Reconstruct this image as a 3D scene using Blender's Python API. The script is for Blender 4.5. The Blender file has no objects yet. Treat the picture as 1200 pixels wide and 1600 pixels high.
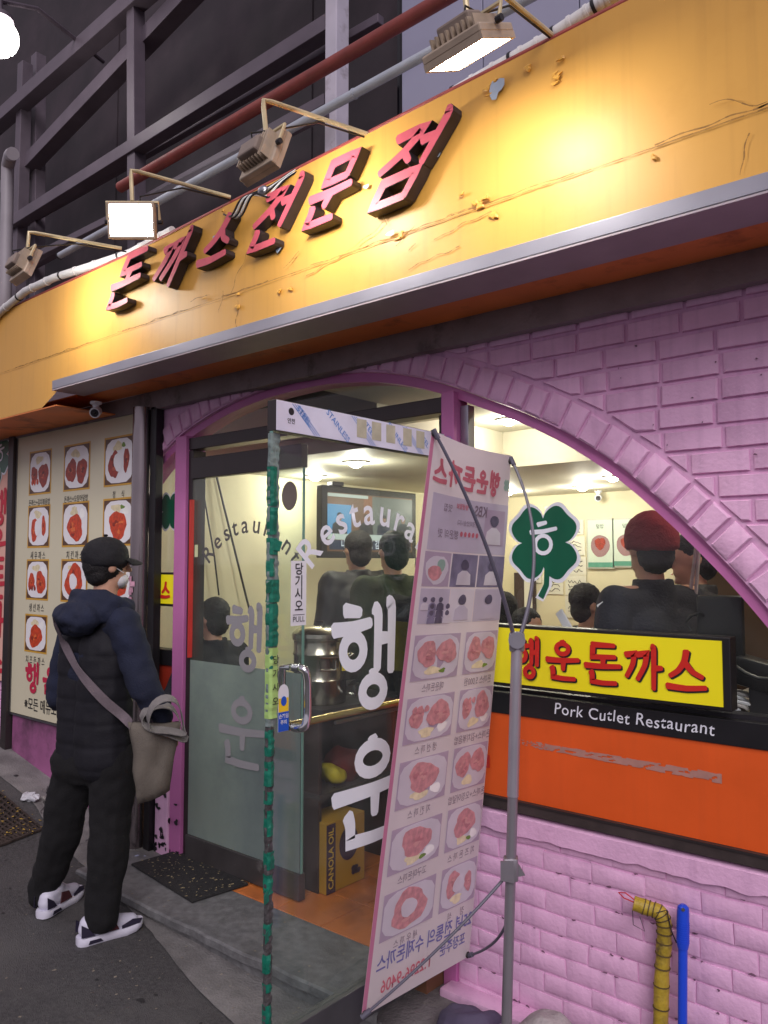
import bpy, bmesh, math, random
import numpy as np
from mathutils import Vector, Matrix, noise
random.seed(7)
SC = bpy.context.scene
COL = SC.collection
PI = math.pi
# ------------------------------------------------------------------ camera, world, light, exposure
YAW, PITCH, FPX = math.radians(40.1), math.radians(3.6), 1250.0
CAM = Vector((0, -2.82, 1.56))
cd = bpy.data.cameras.new("camera"); cam = bpy.data.objects.new("camera", cd); COL.objects.link(cam)
cd.sensor_fit = 'VERTICAL'; cd.sensor_height = 36.0; cd.lens = FPX / 1600 * 36.0
cd.clip_start = 0.05; cd.clip_end = 300
cam.location = CAM; cam.rotation_euler = (PI / 2 + PITCH, 0, YAW)
SC.camera = cam

w = bpy.data.worlds.new("World"); SC.world = w; w.use_nodes = True
wn = w.node_tree.nodes; wl = w.node_tree.links
bg = wn['Background']; bg.inputs[0].default_value = (0.50, 0.455, 0.54, 1); bg.inputs[1].default_value = 0.74

sd = bpy.data.lights.new("street_glow", 'SUN'); so = bpy.data.objects.new("street_glow", sd); COL.objects.link(so)
sd.energy = 1.45; sd.angle = math.radians(34); sd.color = (1.0, 0.92, 0.96)
so.rotation_euler = Vector((-0.56, 0.60, -0.57)).to_track_quat('-Z', 'Y').to_euler()

SC.view_settings.view_transform = 'Standard'; SC.view_settings.look = 'None'
SC.view_settings.exposure = 0.28; SC.view_settings.gamma = 1.0
try: SC.view_settings.use_curve_mapping = False
except Exception: pass
try:
    SC.cycles.use_denoising = True; SC.cycles.max_bounces = 8; SC.cycles.transparent_max_bounces = 16
    SC.cycles.sample_clamp_indirect = 4.0; SC.cycles.caustics_reflective = False; SC.cycles.caustics_refractive = False
except Exception: pass

# ------------------------------------------------------------------ photograph point -> place on a known plane
_f = Vector((-math.sin(YAW) * math.cos(PITCH), math.cos(YAW) * math.cos(PITCH), math.sin(PITCH)))
_r = Vector((math.cos(YAW), math.sin(YAW), 0)); _u = _r.cross(_f)
def ray(x, y): return _f + _r * ((x - 600) / FPX) - _u * ((y - 800) / FPX)
def atY(x, y, Y): d = ray(x, y); return CAM + d * ((Y - CAM.y) / d.y)
def atX(x, y, X): d = ray(x, y); return CAM + d * ((X - CAM.x) / d.x)
def atZ(x, y, Z): d = ray(x, y); return CAM + d * ((Z - CAM.z) / d.z)
def atS(x, y, s): return CAM + ray(x, y) * s
GX = [-14, -9, -5.9, -5.2, -4.5, -3.6, -2.5, 0, 6]
GZ = [1.35, .72, .19, .06, -.09, -.165, -.2, -.21, -.22]
def gz(x): return float(np.interp(x, GX, GZ))
def atG(x, y):
    z = -.15
    for _ in range(12): p = atZ(x, y, z); z = gz(p.x)
    return Vector((p.x, p.y, z))

# ------------------------------------------------------------------ materials
def S(r, g, b):
    f = lambda c: (c / 255 / 12.92) if c <= 10 else ((c / 255 + .055) / 1.055) ** 2.4
    return (f(r), f(g), f(b))
MATS = {}
def mat(name, col, rough=.6, metal=0., var=.12, scale=6., bump=0., bscale=60., emit=0., ecol=None, spec=.5, dirt=None, dscale=3., dlo=.55, dhi=.75, trans=0., wave=None, coat=0., streak=None):
    if name in MATS: return MATS[name]
    m = bpy.data.materials.new(name); m.use_nodes = True; MATS[name] = m
    t = m.node_tree; n = t.nodes; l = t.links; b = n['Principled BSDF']
    b.inputs['Roughness'].default_value = rough; b.inputs['Metallic'].default_value = metal
    b.inputs['Specular IOR Level'].default_value = spec
    b.inputs['Coat Weight'].default_value = coat
    tc = n.new('ShaderNodeTexCoord'); src = tc.outputs['Object']
    nz = n.new('ShaderNodeTexNoise'); nz.inputs['Scale'].default_value = scale; nz.inputs['Detail'].default_value = 5; l.new(src, nz.inputs['Vector'])
    rp = n.new('ShaderNodeValToRGB'); l.new(nz.outputs['Fac'], rp.inputs[0])
    rp.color_ramp.elements[0].position = .3; rp.color_ramp.elements[1].position = .7
    rp.color_ramp.elements[0].color = tuple(max(0, c * (1 - var)) for c in col) + (1,)
    rp.color_ramp.elements[1].color = tuple(min(1, c * (1 + var)) for c in col) + (1,)
    out = rp.outputs[0]
    if dirt:
        n2 = n.new('ShaderNodeTexNoise'); n2.inputs['Scale'].default_value = dscale; n2.inputs['Detail'].default_value = 8; n2.inputs['Roughness'].default_value = .65; l.new(src, n2.inputs['Vector'])
        r2 = n.new('ShaderNodeValToRGB'); r2.color_ramp.elements[0].position = dlo; r2.color_ramp.elements[1].position = dhi; l.new(n2.outputs['Fac'], r2.inputs[0])
        mx = n.new('ShaderNodeMixRGB'); l.new(r2.outputs[0], mx.inputs[0]); l.new(out, mx.inputs[1]); mx.inputs[2].default_value = tuple(dirt) + (1,)
        out = mx.outputs[0]
    if streak:
        mp = n.new('ShaderNodeMapping'); mp.inputs['Scale'].default_value = (26, 26, 1.1); l.new(src, mp.inputs['Vector'])
        n4 = n.new('ShaderNodeTexNoise'); n4.inputs['Scale'].default_value = 1.; n4.inputs['Detail'].default_value = 4; l.new(mp.outputs[0], n4.inputs['Vector'])
        m4 = n.new('ShaderNodeMapRange'); m4.inputs[1].default_value = .52; m4.inputs[2].default_value = .78; m4.inputs[4].default_value = streak[1]; l.new(n4.outputs['Fac'], m4.inputs[0])
        x4 = n.new('ShaderNodeMixRGB'); l.new(m4.outputs[0], x4.inputs[0]); l.new(out, x4.inputs[1]); x4.inputs[2].default_value = tuple(streak[0]) + (1,); out = x4.outputs[0]
    l.new(out, b.inputs['Base Color'])
    rr = n.new('ShaderNodeMapRange'); rr.inputs[3].default_value = max(0, rough - .08); rr.inputs[4].default_value = min(1, rough + .1); l.new(nz.outputs['Fac'], rr.inputs[0]); l.new(rr.outputs[0], b.inputs['Roughness'])
    if bump:
        n3 = n.new('ShaderNodeTexNoise'); n3.inputs['Scale'].default_value = bscale; n3.inputs['Detail'].default_value = 4; l.new(src, n3.inputs['Vector'])
        bp = n.new('ShaderNodeBump'); bp.inputs['Strength'].default_value = bump; bp.inputs['Distance'].default_value = .01; l.new(n3.outputs['Fac'], bp.inputs['Height']); l.new(bp.outputs[0], b.inputs['Normal'])
    if emit:
        b.inputs['Emission Color'].default_value = tuple(ecol or col) + (1,); b.inputs['Emission Strength'].default_value = emit
    if trans:
        o = n['Material Output']; tr = n.new('ShaderNodeBsdfTranslucent'); l.new(out, tr.inputs[0])
        mx = n.new('ShaderNodeMixShader'); mx.inputs[0].default_value = trans; l.new(b.outputs[0], mx.inputs[1]); l.new(tr.outputs[0], mx.inputs[2]); l.new(mx.outputs[0], o.inputs[0])
    return m
def glass(name, tint=(.93, .97, .95), haze=.05, hcol=(.6, .65, .65), ior=1.45):
    if name in MATS: return MATS[name]
    m = bpy.data.materials.new(name); m.use_nodes = True; MATS[name] = m
    t = m.node_tree; n = t.nodes; l = t.links; n.remove(n['Principled BSDF']); o = n['Material Output']
    tr = n.new('ShaderNodeBsdfTransparent'); tr.inputs[0].default_value = tint + (1,)
    gl = n.new('ShaderNodeBsdfGlossy'); gl.inputs['Roughness'].default_value = .03
    fr = n.new('ShaderNodeFresnel'); ge = n.new('ShaderNodeNewGeometry'); mi = n.new('ShaderNodeMapRange'); mi.inputs[3].default_value = ior; mi.inputs[4].default_value = 1/ior; l.new(ge.outputs['Backfacing'], mi.inputs[0]); l.new(mi.outputs[0], fr.inputs[0])
    mx = n.new('ShaderNodeMixShader'); l.new(fr.outputs[0], mx.inputs[0]); l.new(tr.outputs[0], mx.inputs[1]); l.new(gl.outputs[0], mx.inputs[2])
    df = n.new('ShaderNodeBsdfDiffuse'); df.inputs[0].default_value = hcol + (1,)
    tl = n.new('ShaderNodeBsdfTranslucent'); tl.inputs[0].default_value = hcol + (1,)
    m3 = n.new('ShaderNodeMixShader'); m3.inputs[0].default_value = .5; l.new(df.outputs[0], m3.inputs[1]); l.new(tl.outputs[0], m3.inputs[2])
    tc = n.new('ShaderNodeTexCoord'); nz = n.new('ShaderNodeTexNoise'); nz.inputs['Scale'].default_value = 3.5; nz.inputs['Detail'].default_value = 6; l.new(tc.outputs['Object'], nz.inputs['Vector'])
    mr = n.new('ShaderNodeMapRange'); mr.inputs[1].default_value = .35; mr.inputs[2].default_value = .75; mr.inputs[3].default_value = haze * .4; mr.inputs[4].default_value = haze * 1.8; l.new(nz.outputs['Fac'], mr.inputs[0])
    m2 = n.new('ShaderNodeMixShader'); l.new(mr.outputs[0], m2.inputs[0]); l.new(mx.outputs[0], m2.inputs[1]); l.new(m3.outputs[0], m2.inputs[2])
    l.new(m2.outputs[0], o.inputs[0]); return m

# ------------------------------------------------------------------ mesh helpers
WO = {}
class MB:
    def __init__(s): s.v = []; s.f = []
    def add(s, vs, fs):
        k = len(s.v); s.v += [Vector(p) for p in vs]; s.f += [tuple(i + k for i in f) for f in fs]; return s
    def box(s, a, b, bev=0.):
        x0, y0, z0 = a; x1, y1, z1 = b
        x0, x1 = min(x0, x1), max(x0, x1); y0, y1 = min(y0, y1), max(y0, y1); z0, z1 = min(z0, z1), max(z0, z1)
        return s.obox(Vector(((x0+x1)/2, (y0+y1)/2, (z0+z1)/2)), ((x1-x0)/2, 0, 0), (0, (y1-y0)/2, 0), (0, 0, (z1-z0)/2), bev)
    def obox(s, c, ax, ay, az, bev=0.):
        c = Vector(c); A = [Vector(ax), Vector(ay), Vector(az)]
        bm = bmesh.new(); bmesh.ops.create_cube(bm, size=2)
        L = [a.length or 1e-6 for a in A]
        for v in bm.verts: v.co = Vector((v.co.x * L[0], v.co.y * L[1], v.co.z * L[2]))
        if bev: bmesh.ops.bevel(bm, geom=bm.edges[:] , offset=min(bev, min(L) * .9), segments=2, affect='EDGES', profile=.5)
        N = [a.normalized() if a.length else Vector((0, 0, 1)) for a in A]
        bm.verts.index_update()
        vs = [c + N[0] * v.co.x + N[1] * v.co.y + N[2] * v.co.z for v in bm.verts]
        flip = N[0].cross(N[1]).dot(N[2]) < 0
        fs = [tuple(v.index for v in (reversed(f.verts) if flip else f.verts)) for f in bm.faces]
        bm.free(); return s.add(vs, fs)
    def tube(s, pts, r, n=8, cap=True, closed=False):
        pts = [Vector(p) for p in pts]; m = len(pts); rs = r if isinstance(r, (list, tuple)) else [r] * m
        vs = []; ref = None
        for i, p in enumerate(pts):
            if closed: d = pts[(i + 1) % m] - pts[i - 1]
            else: d = pts[min(i + 1, m - 1)] - pts[max(i - 1, 0)]
            d.normalize()
            if ref is None: ref = d.orthogonal().normalized()
            a = (ref - d * ref.dot(d))
            a = a.normalized() if a.length > 1e-6 else d.orthogonal().normalized()
            ref = a; b = d.cross(a)
            for k in range(n): t = 2 * PI * k / n; vs.append(p + (a * math.cos(t) + b * math.sin(t)) * rs[i])
        fs = []
        for i in range(m if closed else m - 1):
            j = (i + 1) % m
            for k in range(n): fs.append((i*n+k, i*n+(k+1) % n, j*n+(k+1) % n, j*n+k))
        if cap and not closed: fs.append(tuple(range(n))[::-1]); fs.append(tuple((m-1)*n+k for k in range(n)))
        return s.add(vs, fs)
    def lathe(s, c, prof, n=24, axis=(0, 0, 1)):
        c = Vector(c); az = Vector(axis).normalized(); ax = az.orthogonal().normalized(); ay = az.cross(ax); vs = []; fs = []
        for (r, z) in prof:
            for k in range(n): t = 2*PI*k/n; vs.append(c + az*z + (ax*math.cos(t) + ay*math.sin(t))*max(r, 1e-4))
        for i in range(len(prof)-1):
            for k in range(n): fs.append((i*n+k, i*n+(k+1) % n, (i+1)*n+(k+1) % n, (i+1)*n+k))
        fs.append(tuple(range(n))[::-1]); fs.append(tuple((len(prof)-1)*n+k for k in range(n)))
        return s.add(vs, fs)
    def ell(s, c, r, n=12, m=8, R=None):
        c = Vector(c); vs = []; fs = []
        for i in range(m + 1):
            p = PI * i / m
            for k in range(n):
                t = 2*PI*k/n; q = Vector((math.sin(p)*math.cos(t)*r[0], math.sin(p)*math.sin(t)*r[1], math.cos(p)*r[2]))
                vs.append(c + (R @ q if R else q))
        for i in range(m):
            for k in range(n): fs.append((i*n+k, (i+1)*n+k, (i+1)*n+(k+1) % n, i*n+(k+1) % n))
        return s.add(vs, fs)
    def cap(s, p0, r0, p1, r1, n=12):
        p0, p1 = Vector(p0), Vector(p1); d = (p1 - p0).normalized(); pts = []; rs = []
        for i in range(6): a = -PI/2 + PI/2*i/5; pts.append(p0 + d*math.sin(a)*r0); rs.append(max(r0*math.cos(a), 1e-3))
        for i in range(6): a = PI/2*i/5; pts.append(p1 + d*math.sin(a)*r1); rs.append(max(r1*math.cos(a), 1e-3))
        a = d.orthogonal().normalized(); b = d.cross(a); vs = []; fs = []
        for p, r in zip(pts, rs):
            for k in range(n): t = 2*PI*k/n; vs.append(p + (a*math.cos(t) + b*math.sin(t))*r)
        m = len(pts)
        for i in range(m-1):
            for k in range(n): fs.append((i*n+k, i*n+(k+1) % n, (i+1)*n+(k+1) % n, (i+1)*n+k))
        fs.append(tuple(range(n))[::-1]); fs.append(tuple((m-1)*n+k for k in range(n)))
        return s.add(vs, fs)
    def prism(s, poly, off):          # polygon (world points) with thickness vector off
        off = Vector(off); n = len(poly); P = [Vector(p) for p in poly]
        return s.add(P + [p + off for p in P], [tuple(range(n))[::-1], tuple(range(n, 2*n))] + [(i, (i+1) % n, n+(i+1) % n, n+i) for i in range(n)])
    def slab(s, poly, off, inset=0.):  # prism whose outer face is inset: a soft chamfer
        off = Vector(off); n = len(poly); P = [Vector(p) for p in poly]; c = sum(P, Vector())/n
        Q = []
        for p in P:
            d = c - p; Q.append(p + off + d.normalized()*min(inset*1.4, d.length*.45))
        M = [p + off*.55 for p in P]
        return s.add(P + M + Q, [tuple(range(2*n, 3*n))] + [(i, (i+1) % n, n+(i+1) % n, n+i) for i in range(n)] + [(n+i, n+(i+1) % n, 2*n+(i+1) % n, 2*n+i) for i in range(n)])
    def quad(s, a, b, c, d): return s.add([a, b, c, d], [(0, 1, 2, 3)])
    def mesh(s, name, origin=None):
        o = origin or Vector(); me = bpy.data.meshes.new(name); me.from_pydata([tuple(p - o) for p in s.v], [], s.f); me.update()
        bm = bmesh.new(); bm.from_mesh(me); bmesh.ops.recalc_face_normals(bm, faces=bm.faces) ; bm.to_mesh(me); bm.free(); return me
    def build(s, name, m, parent=None, smooth=False, origin=None):
        og = WO[parent.name] if parent else (origin or Vector())
        return link(name, s.mesh(name, og), m, parent, smooth, og)
def link(name, me, m, parent=None, smooth=False, og=Vector()):
    if m and not len(me.materials): me.materials.append(m)
    o = bpy.data.objects.new(name, me); COL.objects.link(o)
    if parent: o.parent = parent
    else: o.location = og
    WO[o.name] = Vector(og)
    if smooth:
        me.shade_smooth()
        if smooth != 'all': me.set_sharp_from_angle(angle=math.radians(40))
    return o
def tag(o, label=None, cat=None, group=None, kind=None):
    if label: o['label'] = label
    if cat: o['category'] = cat
    if group: o['group'] = group
    if kind: o['kind'] = kind
    return o
def thing(name, label, cat, loc, group=None):
    o = bpy.data.objects.new(name, None); COL.objects.link(o); o.location = loc; o.empty_display_size = .1
    WO[o.name] = Vector(loc); return tag(o, label, cat, group)
def struct(name, mb, m, smooth=False): return tag(mb.build(name, m, None, smooth), kind='structure')

# flat frame: origin + a*R + b*U + off*N
class Fr:
    def __init__(s, o, R, U, N=None):
        s.o = Vector(o); s.R = Vector(R); s.U = Vector(U); s.N = Vector(N) if N else s.R.cross(s.U).normalized()
    def __call__(s, a, b, off=0.): return s.o + s.R*a + s.U*b + s.N*off
_tn = [0]
def text(body, size, m, parent, fr, a, b, off=.0015, align='CENTER', bold=.0, shear=0., wscale=1., ang=0., name='lettering', space=1.):
    cu = bpy.data.curves.new('t', 'FONT'); cu.body = body; cu.size = 1; cu.align_x = align; cu.align_y = 'CENTER'
    cu.offset = bold; cu.shear = shear; cu.fill_mode = 'FRONT'; cu.resolution_u = 3; cu.space_character = space
    o = bpy.data.objects.new('t', cu); COL.objects.link(o)
    dg = bpy.context.evaluated_depsgraph_get(); me = bpy.data.meshes.new_from_object(o.evaluated_get(dg)); bpy.data.objects.remove(o); bpy.data.curves.remove(cu)
    me.materials.clear(); og = WO[parent.name]; ca, sa = math.cos(ang), math.sin(ang)
    for v in me.vertices:
        x, y = v.co.x*size*wscale, v.co.y*size
        v.co = fr(a + x*ca - y*sa, b + x*sa + y*ca, off) - og
    me.name = name
    return link(name, me, m, parent, False, og)
# hand-drawn syllables: strokes (points, width) in a unit box
def circ(cx, cy, rx, ry, n=18): return [(cx + rx*math.cos(2*PI*k/n), cy + ry*math.sin(2*PI*k/n)) for k in range(n)] + ['o']
GL = {
 '행': [[(.17,.96),(.40,.93)], [(.0,.77),(.28,.78),(.56,.82)], [(.30,.78),(.29,.7)], circ(.29,.55,.155,.15), [(.62,.97),(.68,.88),(.66,.34)], [(.67,.65),(.86,.65)], [(.84,1.02),(.90,.95),(.88,.30)], [(.60,.32),(.59,.26)], circ(.59,.12,.17,.13)],
 '운': [[(.5,1.0),(.5,.94)], circ(.5,.80,.19,.135), [(.0,.50),(.5,.50),(1.0,.54)], [(.53,.50),(.52,.26)], [(.17,.32),(.2,.22),(.2,.06),(.5,.04),(.88,.05)]],
 '돈': [[(.2,.97),(.84,.97)], [(.23,.94),(.21,.66),(.86,.69)], [(.52,.67),(.51,.47)], [(.0,.44),(.5,.44),(1.0,.47)], [(.17,.30),(.2,.22),(.2,.05),(.5,.03),(.88,.05)]],
 '까': [[(.02,.78),(.26,.82),(.21,.55),(.04,.25)], [(.34,.80),(.60,.85),(.54,.55),(.34,.2)], [(.74,1.02),(.79,.92),(.77,.0)], [(.79,.50),(1.0,.52)]],
 '스': [[(.52,.97),(.46,.72),(.30,.50),(.08,.36)], [(.47,.70),(.66,.50),(.92,.38)], [(.0,.12),(.5,.10),(1.0,.15)]],
 '전': [[(.06,.88),(.52,.91),(.34,.66),(.04,.46)], [(.32,.68),(.54,.48)], [(.60,.70),(.84,.71)], [(.80,1.03),(.86,.95),(.84,.30)], [(.24,.34),(.27,.24),(.26,.05),(.9,.06)]],
 '문': [[(.22,.98),(.24,.66),(.78,.67)], [(.22,.95),(.78,.97),(.78,.67)], [(.0,.48),(.5,.48),(1.0,.51)], [(.53,.48),(.51,.28)], [(.19,.33),(.22,.22),(.22,.05),(.88,.06)]],
 '점': [[(.06,.90),(.52,.93),(.34,.68),(.04,.50)], [(.32,.70),(.54,.52)], [(.60,.74),(.84,.75)], [(.80,1.03),(.86,.95),(.84,.42)], [(.26,.34),(.28,.02),(.84,.03)], [(.26,.32),(.84,.35),(.84,.03)]],
}
def glyph(mb, ch, fr, a0, b0, gw, gh, wd, off0=0., depth=.0, shear=0., round_=.5):
    for si, st in enumerate(GL[ch]):
        closed = st[-1] == 'o'; pts = [p for p in st if p != 'o']
        P = [Vector(((x + shear*(y-.5))*gw, y*gh)) for x, y in pts]
        if not closed:
            Q = []; n = len(P)
            for i in range(n-1):
                p0, p1, p2, p3 = P[max(i-1, 0)], P[i], P[i+1], P[min(i+2, n-1)]
                k_ = .35; m1 = (p2-p0)*.5*k_*2; m2 = (p3-p1)*.5*k_*2
                if (p1-p0).length > 1e-6 and (p2-p1).normalized().dot((p1-p0).normalized()) < .55: m1 = (p2-p1)*.5
                if (p3-p2).length > 1e-6 and (p3-p2).normalized().dot((p2-p1).normalized()) < .55: m2 = (p2-p1)*.5
                for q in range(4):
                    t = q/4; Q.append(p1*(2*t**3-3*t*t+1) + m1*(t**3-2*t*t+t) + p2*(-2*t**3+3*t*t) + m2*(t**3-t*t))
            P = Q + [P[-1]]
        m = len(P); lf = []; rt = []
        for i in range(m):
            d0 = (P[i]-P[i-1]) if (closed or i > 0) else P[1]-P[0]
            d1 = (P[(i+1) % m]-P[i]) if (closed or i < m-1) else P[-1]-P[-2]
            d0 = d0.normalized(); d1 = d1.normalized(); d = (d0+d1); d = d.normalized() if d.length > .2 else d1
            nrm = Vector((-d.y, d.x)); t = i/max(1, m-1); mit = 1/max(.62, d.dot(d1))
            ww = wd*(.86 if closed else (1.10 - .30*t))*.5*mit
            lf.append(P[i] + nrm*ww); rt.append(P[i] - nrm*ww)
        if not closed:                       # softly rounded, slightly slanted ends
            d = (P[0]-P[1]).normalized(); e0 = wd*.5*round_; c = (lf[0]+rt[0])/2
            lf.insert(0, lf[0].lerp(c, .45) + d*e0*1.1); rt.insert(0, rt[0].lerp(c, .45) + d*e0*.7)
            d = (P[-1]-P[-2]).normalized(); c = (lf[-1]+rt[-1])/2
            lf.append(lf[-1].lerp(c, .45) + d*e0*.8); rt.append(rt[-1].lerp(c, .45) + d*e0*.8); m += 2
        o1 = off0 + depth + si*.0005
        top = [fr(a0+p.x, b0+p.y, o1) for p in lf] + [fr(a0+p.x, b0+p.y, o1) for p in rt]
        seg = range(m if closed else m-1)
        fs = [(i, (i+1) % m, m+(i+1) % m, m+i) for i in seg]
        if depth:
            bot = [fr(a0+p.x, b0+p.y, off0) for p in lf] + [fr(a0+p.x, b0+p.y, off0) for p in rt]
            n2 = 2*m
            fs += [(i, n2+i, n2+(i+1) % m, (i+1) % m) for i in seg] + [(m+i, m+(i+1) % m, n2+m+(i+1) % m, n2+m+i) for i in seg]
            if not closed: fs += [(0, m, n2+m, n2), (m-1, n2+m-1, n2+2*m-1, 2*m-1)]
            top += bot
        mb.add(top, fs)
    return mb
def blob_poly(cx, cy, rx, ry, seed, n=22, rough=.16):
    r = random.Random(seed); ph = [r.random()*6.28 for _ in range(4)]
    return [(cx + rx*math.cos(t)*(1+rough*(math.sin(2*t+ph[0])*.5+math.sin(3*t+ph[1])*.6+math.sin(7*t+ph[2])*.28)),
             cy + ry*math.sin(t)*(1+rough*(math.sin(2*t+ph[0])*.5+math.sin(3*t+ph[1])*.6+math.sin(7*t+ph[2])*.28))) for t in [2*PI*k/n for k in range(n)]]
def fpoly(fr, pts, off): return MB().add([fr(a, b, off) for a, b in pts], [tuple(range(len(pts)))])
def frect(fr, a0, b0, a1, b1, off): return fpoly(fr, [(a0, b0), (a1, b0), (a1, b1), (a0, b1)], off)
def solid(mbs, voxel, smooth=6, wr=0., wsc=8., quilt=None, zf=1.8):
    """one continuous surface from overlapping forms"""
    me = bpy.data.meshes.new('b'); me.from_pydata([tuple(p) for p in mbs.v], [], mbs.f)
    o = bpy.data.objects.new('b', me); COL.objects.link(o)
    r = o.modifiers.new('r', 'REMESH'); r.mode = 'VOXEL'; r.voxel_size = voxel
    if smooth: s_ = o.modifiers.new('s', 'SMOOTH'); s_.iterations = smooth; s_.factor = .5
    dg = bpy.context.evaluated_depsgraph_get(); m2 = bpy.data.meshes.new_from_object(o.evaluated_get(dg)); bpy.data.objects.remove(o); bpy.data.meshes.remove(me)
    if wr or quilt:
        nn = [v.normal.copy() for v in m2.vertices]
        for v, nv in zip(m2.vertices, nn):
            d = 0.
            if wr:
                q = v.co*wsc; d += wr*(noise.noise(Vector((q.x, q.y, q.z*zf))) + .5*noise.noise(q*2.3))
            if quilt: d -= quilt[1]*(max(0., 1-abs((((v.co.z-quilt[2])/quilt[0]) % 1)-.5)/.16))**1.3
            v.co = v.co + nv*d
    return m2
def bsolid(name, mbs, m, parent, voxel=.012, smooth=6, wr=0., wsc=8., quilt=None, zf=1.8):
    me = solid(mbs, voxel, smooth, wr, wsc, quilt, zf); og = WO[parent.name]
    for v in me.vertices: v.co -= og
    me.name = name; me.materials.clear()
    return link(name, me, m, parent, 'all', og)

# ------------------------------------------------------------------ palette
M_brick = mat('pink_brick_paint', S(230, 182, 216), .66, streak=(S(168, 122, 162), .3), var=.06, scale=9, bump=.25, bscale=70, dirt=S(206, 152, 194), dscale=4, dlo=.6, dhi=.8)
M_mortar = mat('pink_joint_paint', S(220, 170, 206), .7, streak=(S(150, 108, 146), .35), var=.08, scale=9, bump=.35, bscale=50, dirt=S(180, 122, 174), dscale=5, dlo=.58, dhi=.8)
M_trim = mat('pink_trim_paint', S(192, 112, 168), .45, var=.06, bump=.1)
M_yel = mat('yellow_sheet_paint', S(212, 158, 72), .45, streak=(S(150, 104, 44), .16), var=.06, scale=2.2, bump=.05, bscale=20, dirt=S(200, 144, 58), dscale=2.5, dlo=.55, dhi=.85)
M_crack_seam = mat('crack_grime_and_seam_shade', S(148, 108, 52), .8, var=.3, scale=40)
M_flake = mat('peeled_yellow_paint', S(214, 160, 66), .5, var=.15, scale=20)
M_bare = mat('bare_grey_metal_patch', S(150, 160, 175), .5, var=.2)
M_red = mat('red_letter_face', S(196, 84, 98), .45, var=.12, scale=12)
M_lside = mat('black_letter_side', S(44, 36, 42), .5, var=.25, scale=14)
M_steel = mat('brushed_steel', S(168, 168, 174), .32, 1., var=.08, scale=5)
M_chrome = mat('chrome', S(214, 214, 216), .1, 1., var=.03)
M_strip = mat('grey_metal_strip', S(160, 158, 168), .38, .7, var=.08, scale=3)
M_orange = mat('orange_soffit_paint', S(222, 128, 66), .55, var=.1, scale=4, dirt=S(120, 58, 26), dscale=3)
M_conc = mat('grey_concrete', S(140, 130, 132), .85, var=.15, scale=8, bump=.4, bscale=40, dirt=S(80, 72, 74), dscale=6)
M_dark = mat('dark_metal', S(46, 44, 48), .45, .3, var=.15)
M_darkbrown = mat('dark_bronze_frame', S(62, 56, 56), .38, .5, var=.12)
M_black = mat('black_plastic', S(24, 23, 26), .4, var=.2)
M_white = mat('white_paint', S(226, 226, 230), .45, var=.04)
M_offw = mat('old_white_paint', S(196, 190, 188), .5, var=.1, scale=10, dirt=S(130, 116, 104), dscale=9)
M_ivory = mat('cream_wall_paint', S(226, 218, 186), .7, var=.04, scale=3, bump=.05)
M_glass = glass('window_glass', haze=.03)
M_dglass = glass('door_glass', haze=.028, hcol=(.55, .62, .64))
M_gedge = mat('green_glass_edge', S(110, 150, 140), .2, var=.1)
M_green = mat('clover_green', S(14, 92, 66), .35, var=.06)
M_yellow = mat('sign_yellow', S(250, 236, 28), .35, var=.02, emit=0)
M_sred = mat('sign_red', S(206, 40, 30), .4, var=.03)
M_orpanel = mat('orange_board', S(226, 90, 26), .5, streak=(S(176, 70, 34), .15), var=.06, scale=5, bump=.04)
M_scuff = mat('adhesive_scuff', S(176, 128, 116), .7, var=.12, scale=20)
M_vinyl = mat('white_vinyl', S(232, 234, 242), .4, var=.02)
M_gvinyl = mat('grey_vinyl', S(150, 148, 152), .5, var=.04)
M_dvinyl = mat('dark_vinyl', S(88, 86, 86), .5, var=.04)
M_cutlet = mat('cutlet_print', S(196, 66, 30), .4, var=.35, scale=38, bump=.0)
M_cutlet2 = mat('brown_cutlet_print', S(150, 52, 34), .4, var=.35, scale=38)
M_plate = mat('plate_print', S(236, 234, 236), .35, var=.03)
M_corner = mat('dark_corner_print', S(92, 60, 36), .4, var=.2, scale=20)
M_gold = mat('gold_line_print', S(206, 156, 50), .4, var=.08)
M_boardw = mat('menu_board_face', S(212, 206, 178), .38, var=.03, scale=2)
M_ink = mat('black_ink', S(34, 32, 34), .5, var=.05)
M_skin = mat('skin', S(206, 158, 132), .5, var=.06, scale=12)
M_hair = mat('black_hair', S(24, 21, 22), .75, var=.3, scale=50, bump=.6, bscale=120)
M_blue = mat('blue_print', S(50, 120, 200), .45, var=.05)

# ------------------------------------------------------------------ ground
def sheet(xs, yf0, yf1, ny, dz, m, name, rough=0.):
    mb = MB(); vs = []; fs = []
    for i, x in enumerate(xs):
        for j in range(ny+1):
            y = yf0(x) + (yf1(x)-yf0(x))*j/ny
            vs.append((x, y, gz(x) + dz + rough*(noise.noise(Vector((x*2.3, y*2.3, 1))))))
    for i in range(len(xs)-1):
        for j in range(ny): a = i*(ny+1)+j; fs.append((a, a+ny+1, a+ny+2, a+1))
    mb.add(vs, fs); return struct(name, mb, m, 'all')
M_asph = mat('worn_asphalt', (.074, .070, .071), .8, var=.35, scale=60, bump=1., bscale=190, dirt=(.12, .114, .112), dscale=1.3, dlo=.46, dhi=.74)
M_gut = mat('pavement_concrete', (.20, .19, .186), .85, var=.28, scale=7, bump=.7, bscale=90, dirt=(.115, .108, .106), dscale=3, dlo=.44, dhi=.7)
M_gran = mat('grey_granite', (.155, .155, .157), .55, var=.3, scale=26, bump=.3, bscale=120, dirt=(.085, .083, .084), dscale=3.5, dlo=.5, dhi=.72)
far = list(np.linspace(-60, -14, 6)) + list(np.linspace(-13, 3, 81)) + [8, 20, 60]
sheet(far, lambda x: -60, lambda x: -8, 3, 0, M_asph, 'road_beyond')
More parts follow.
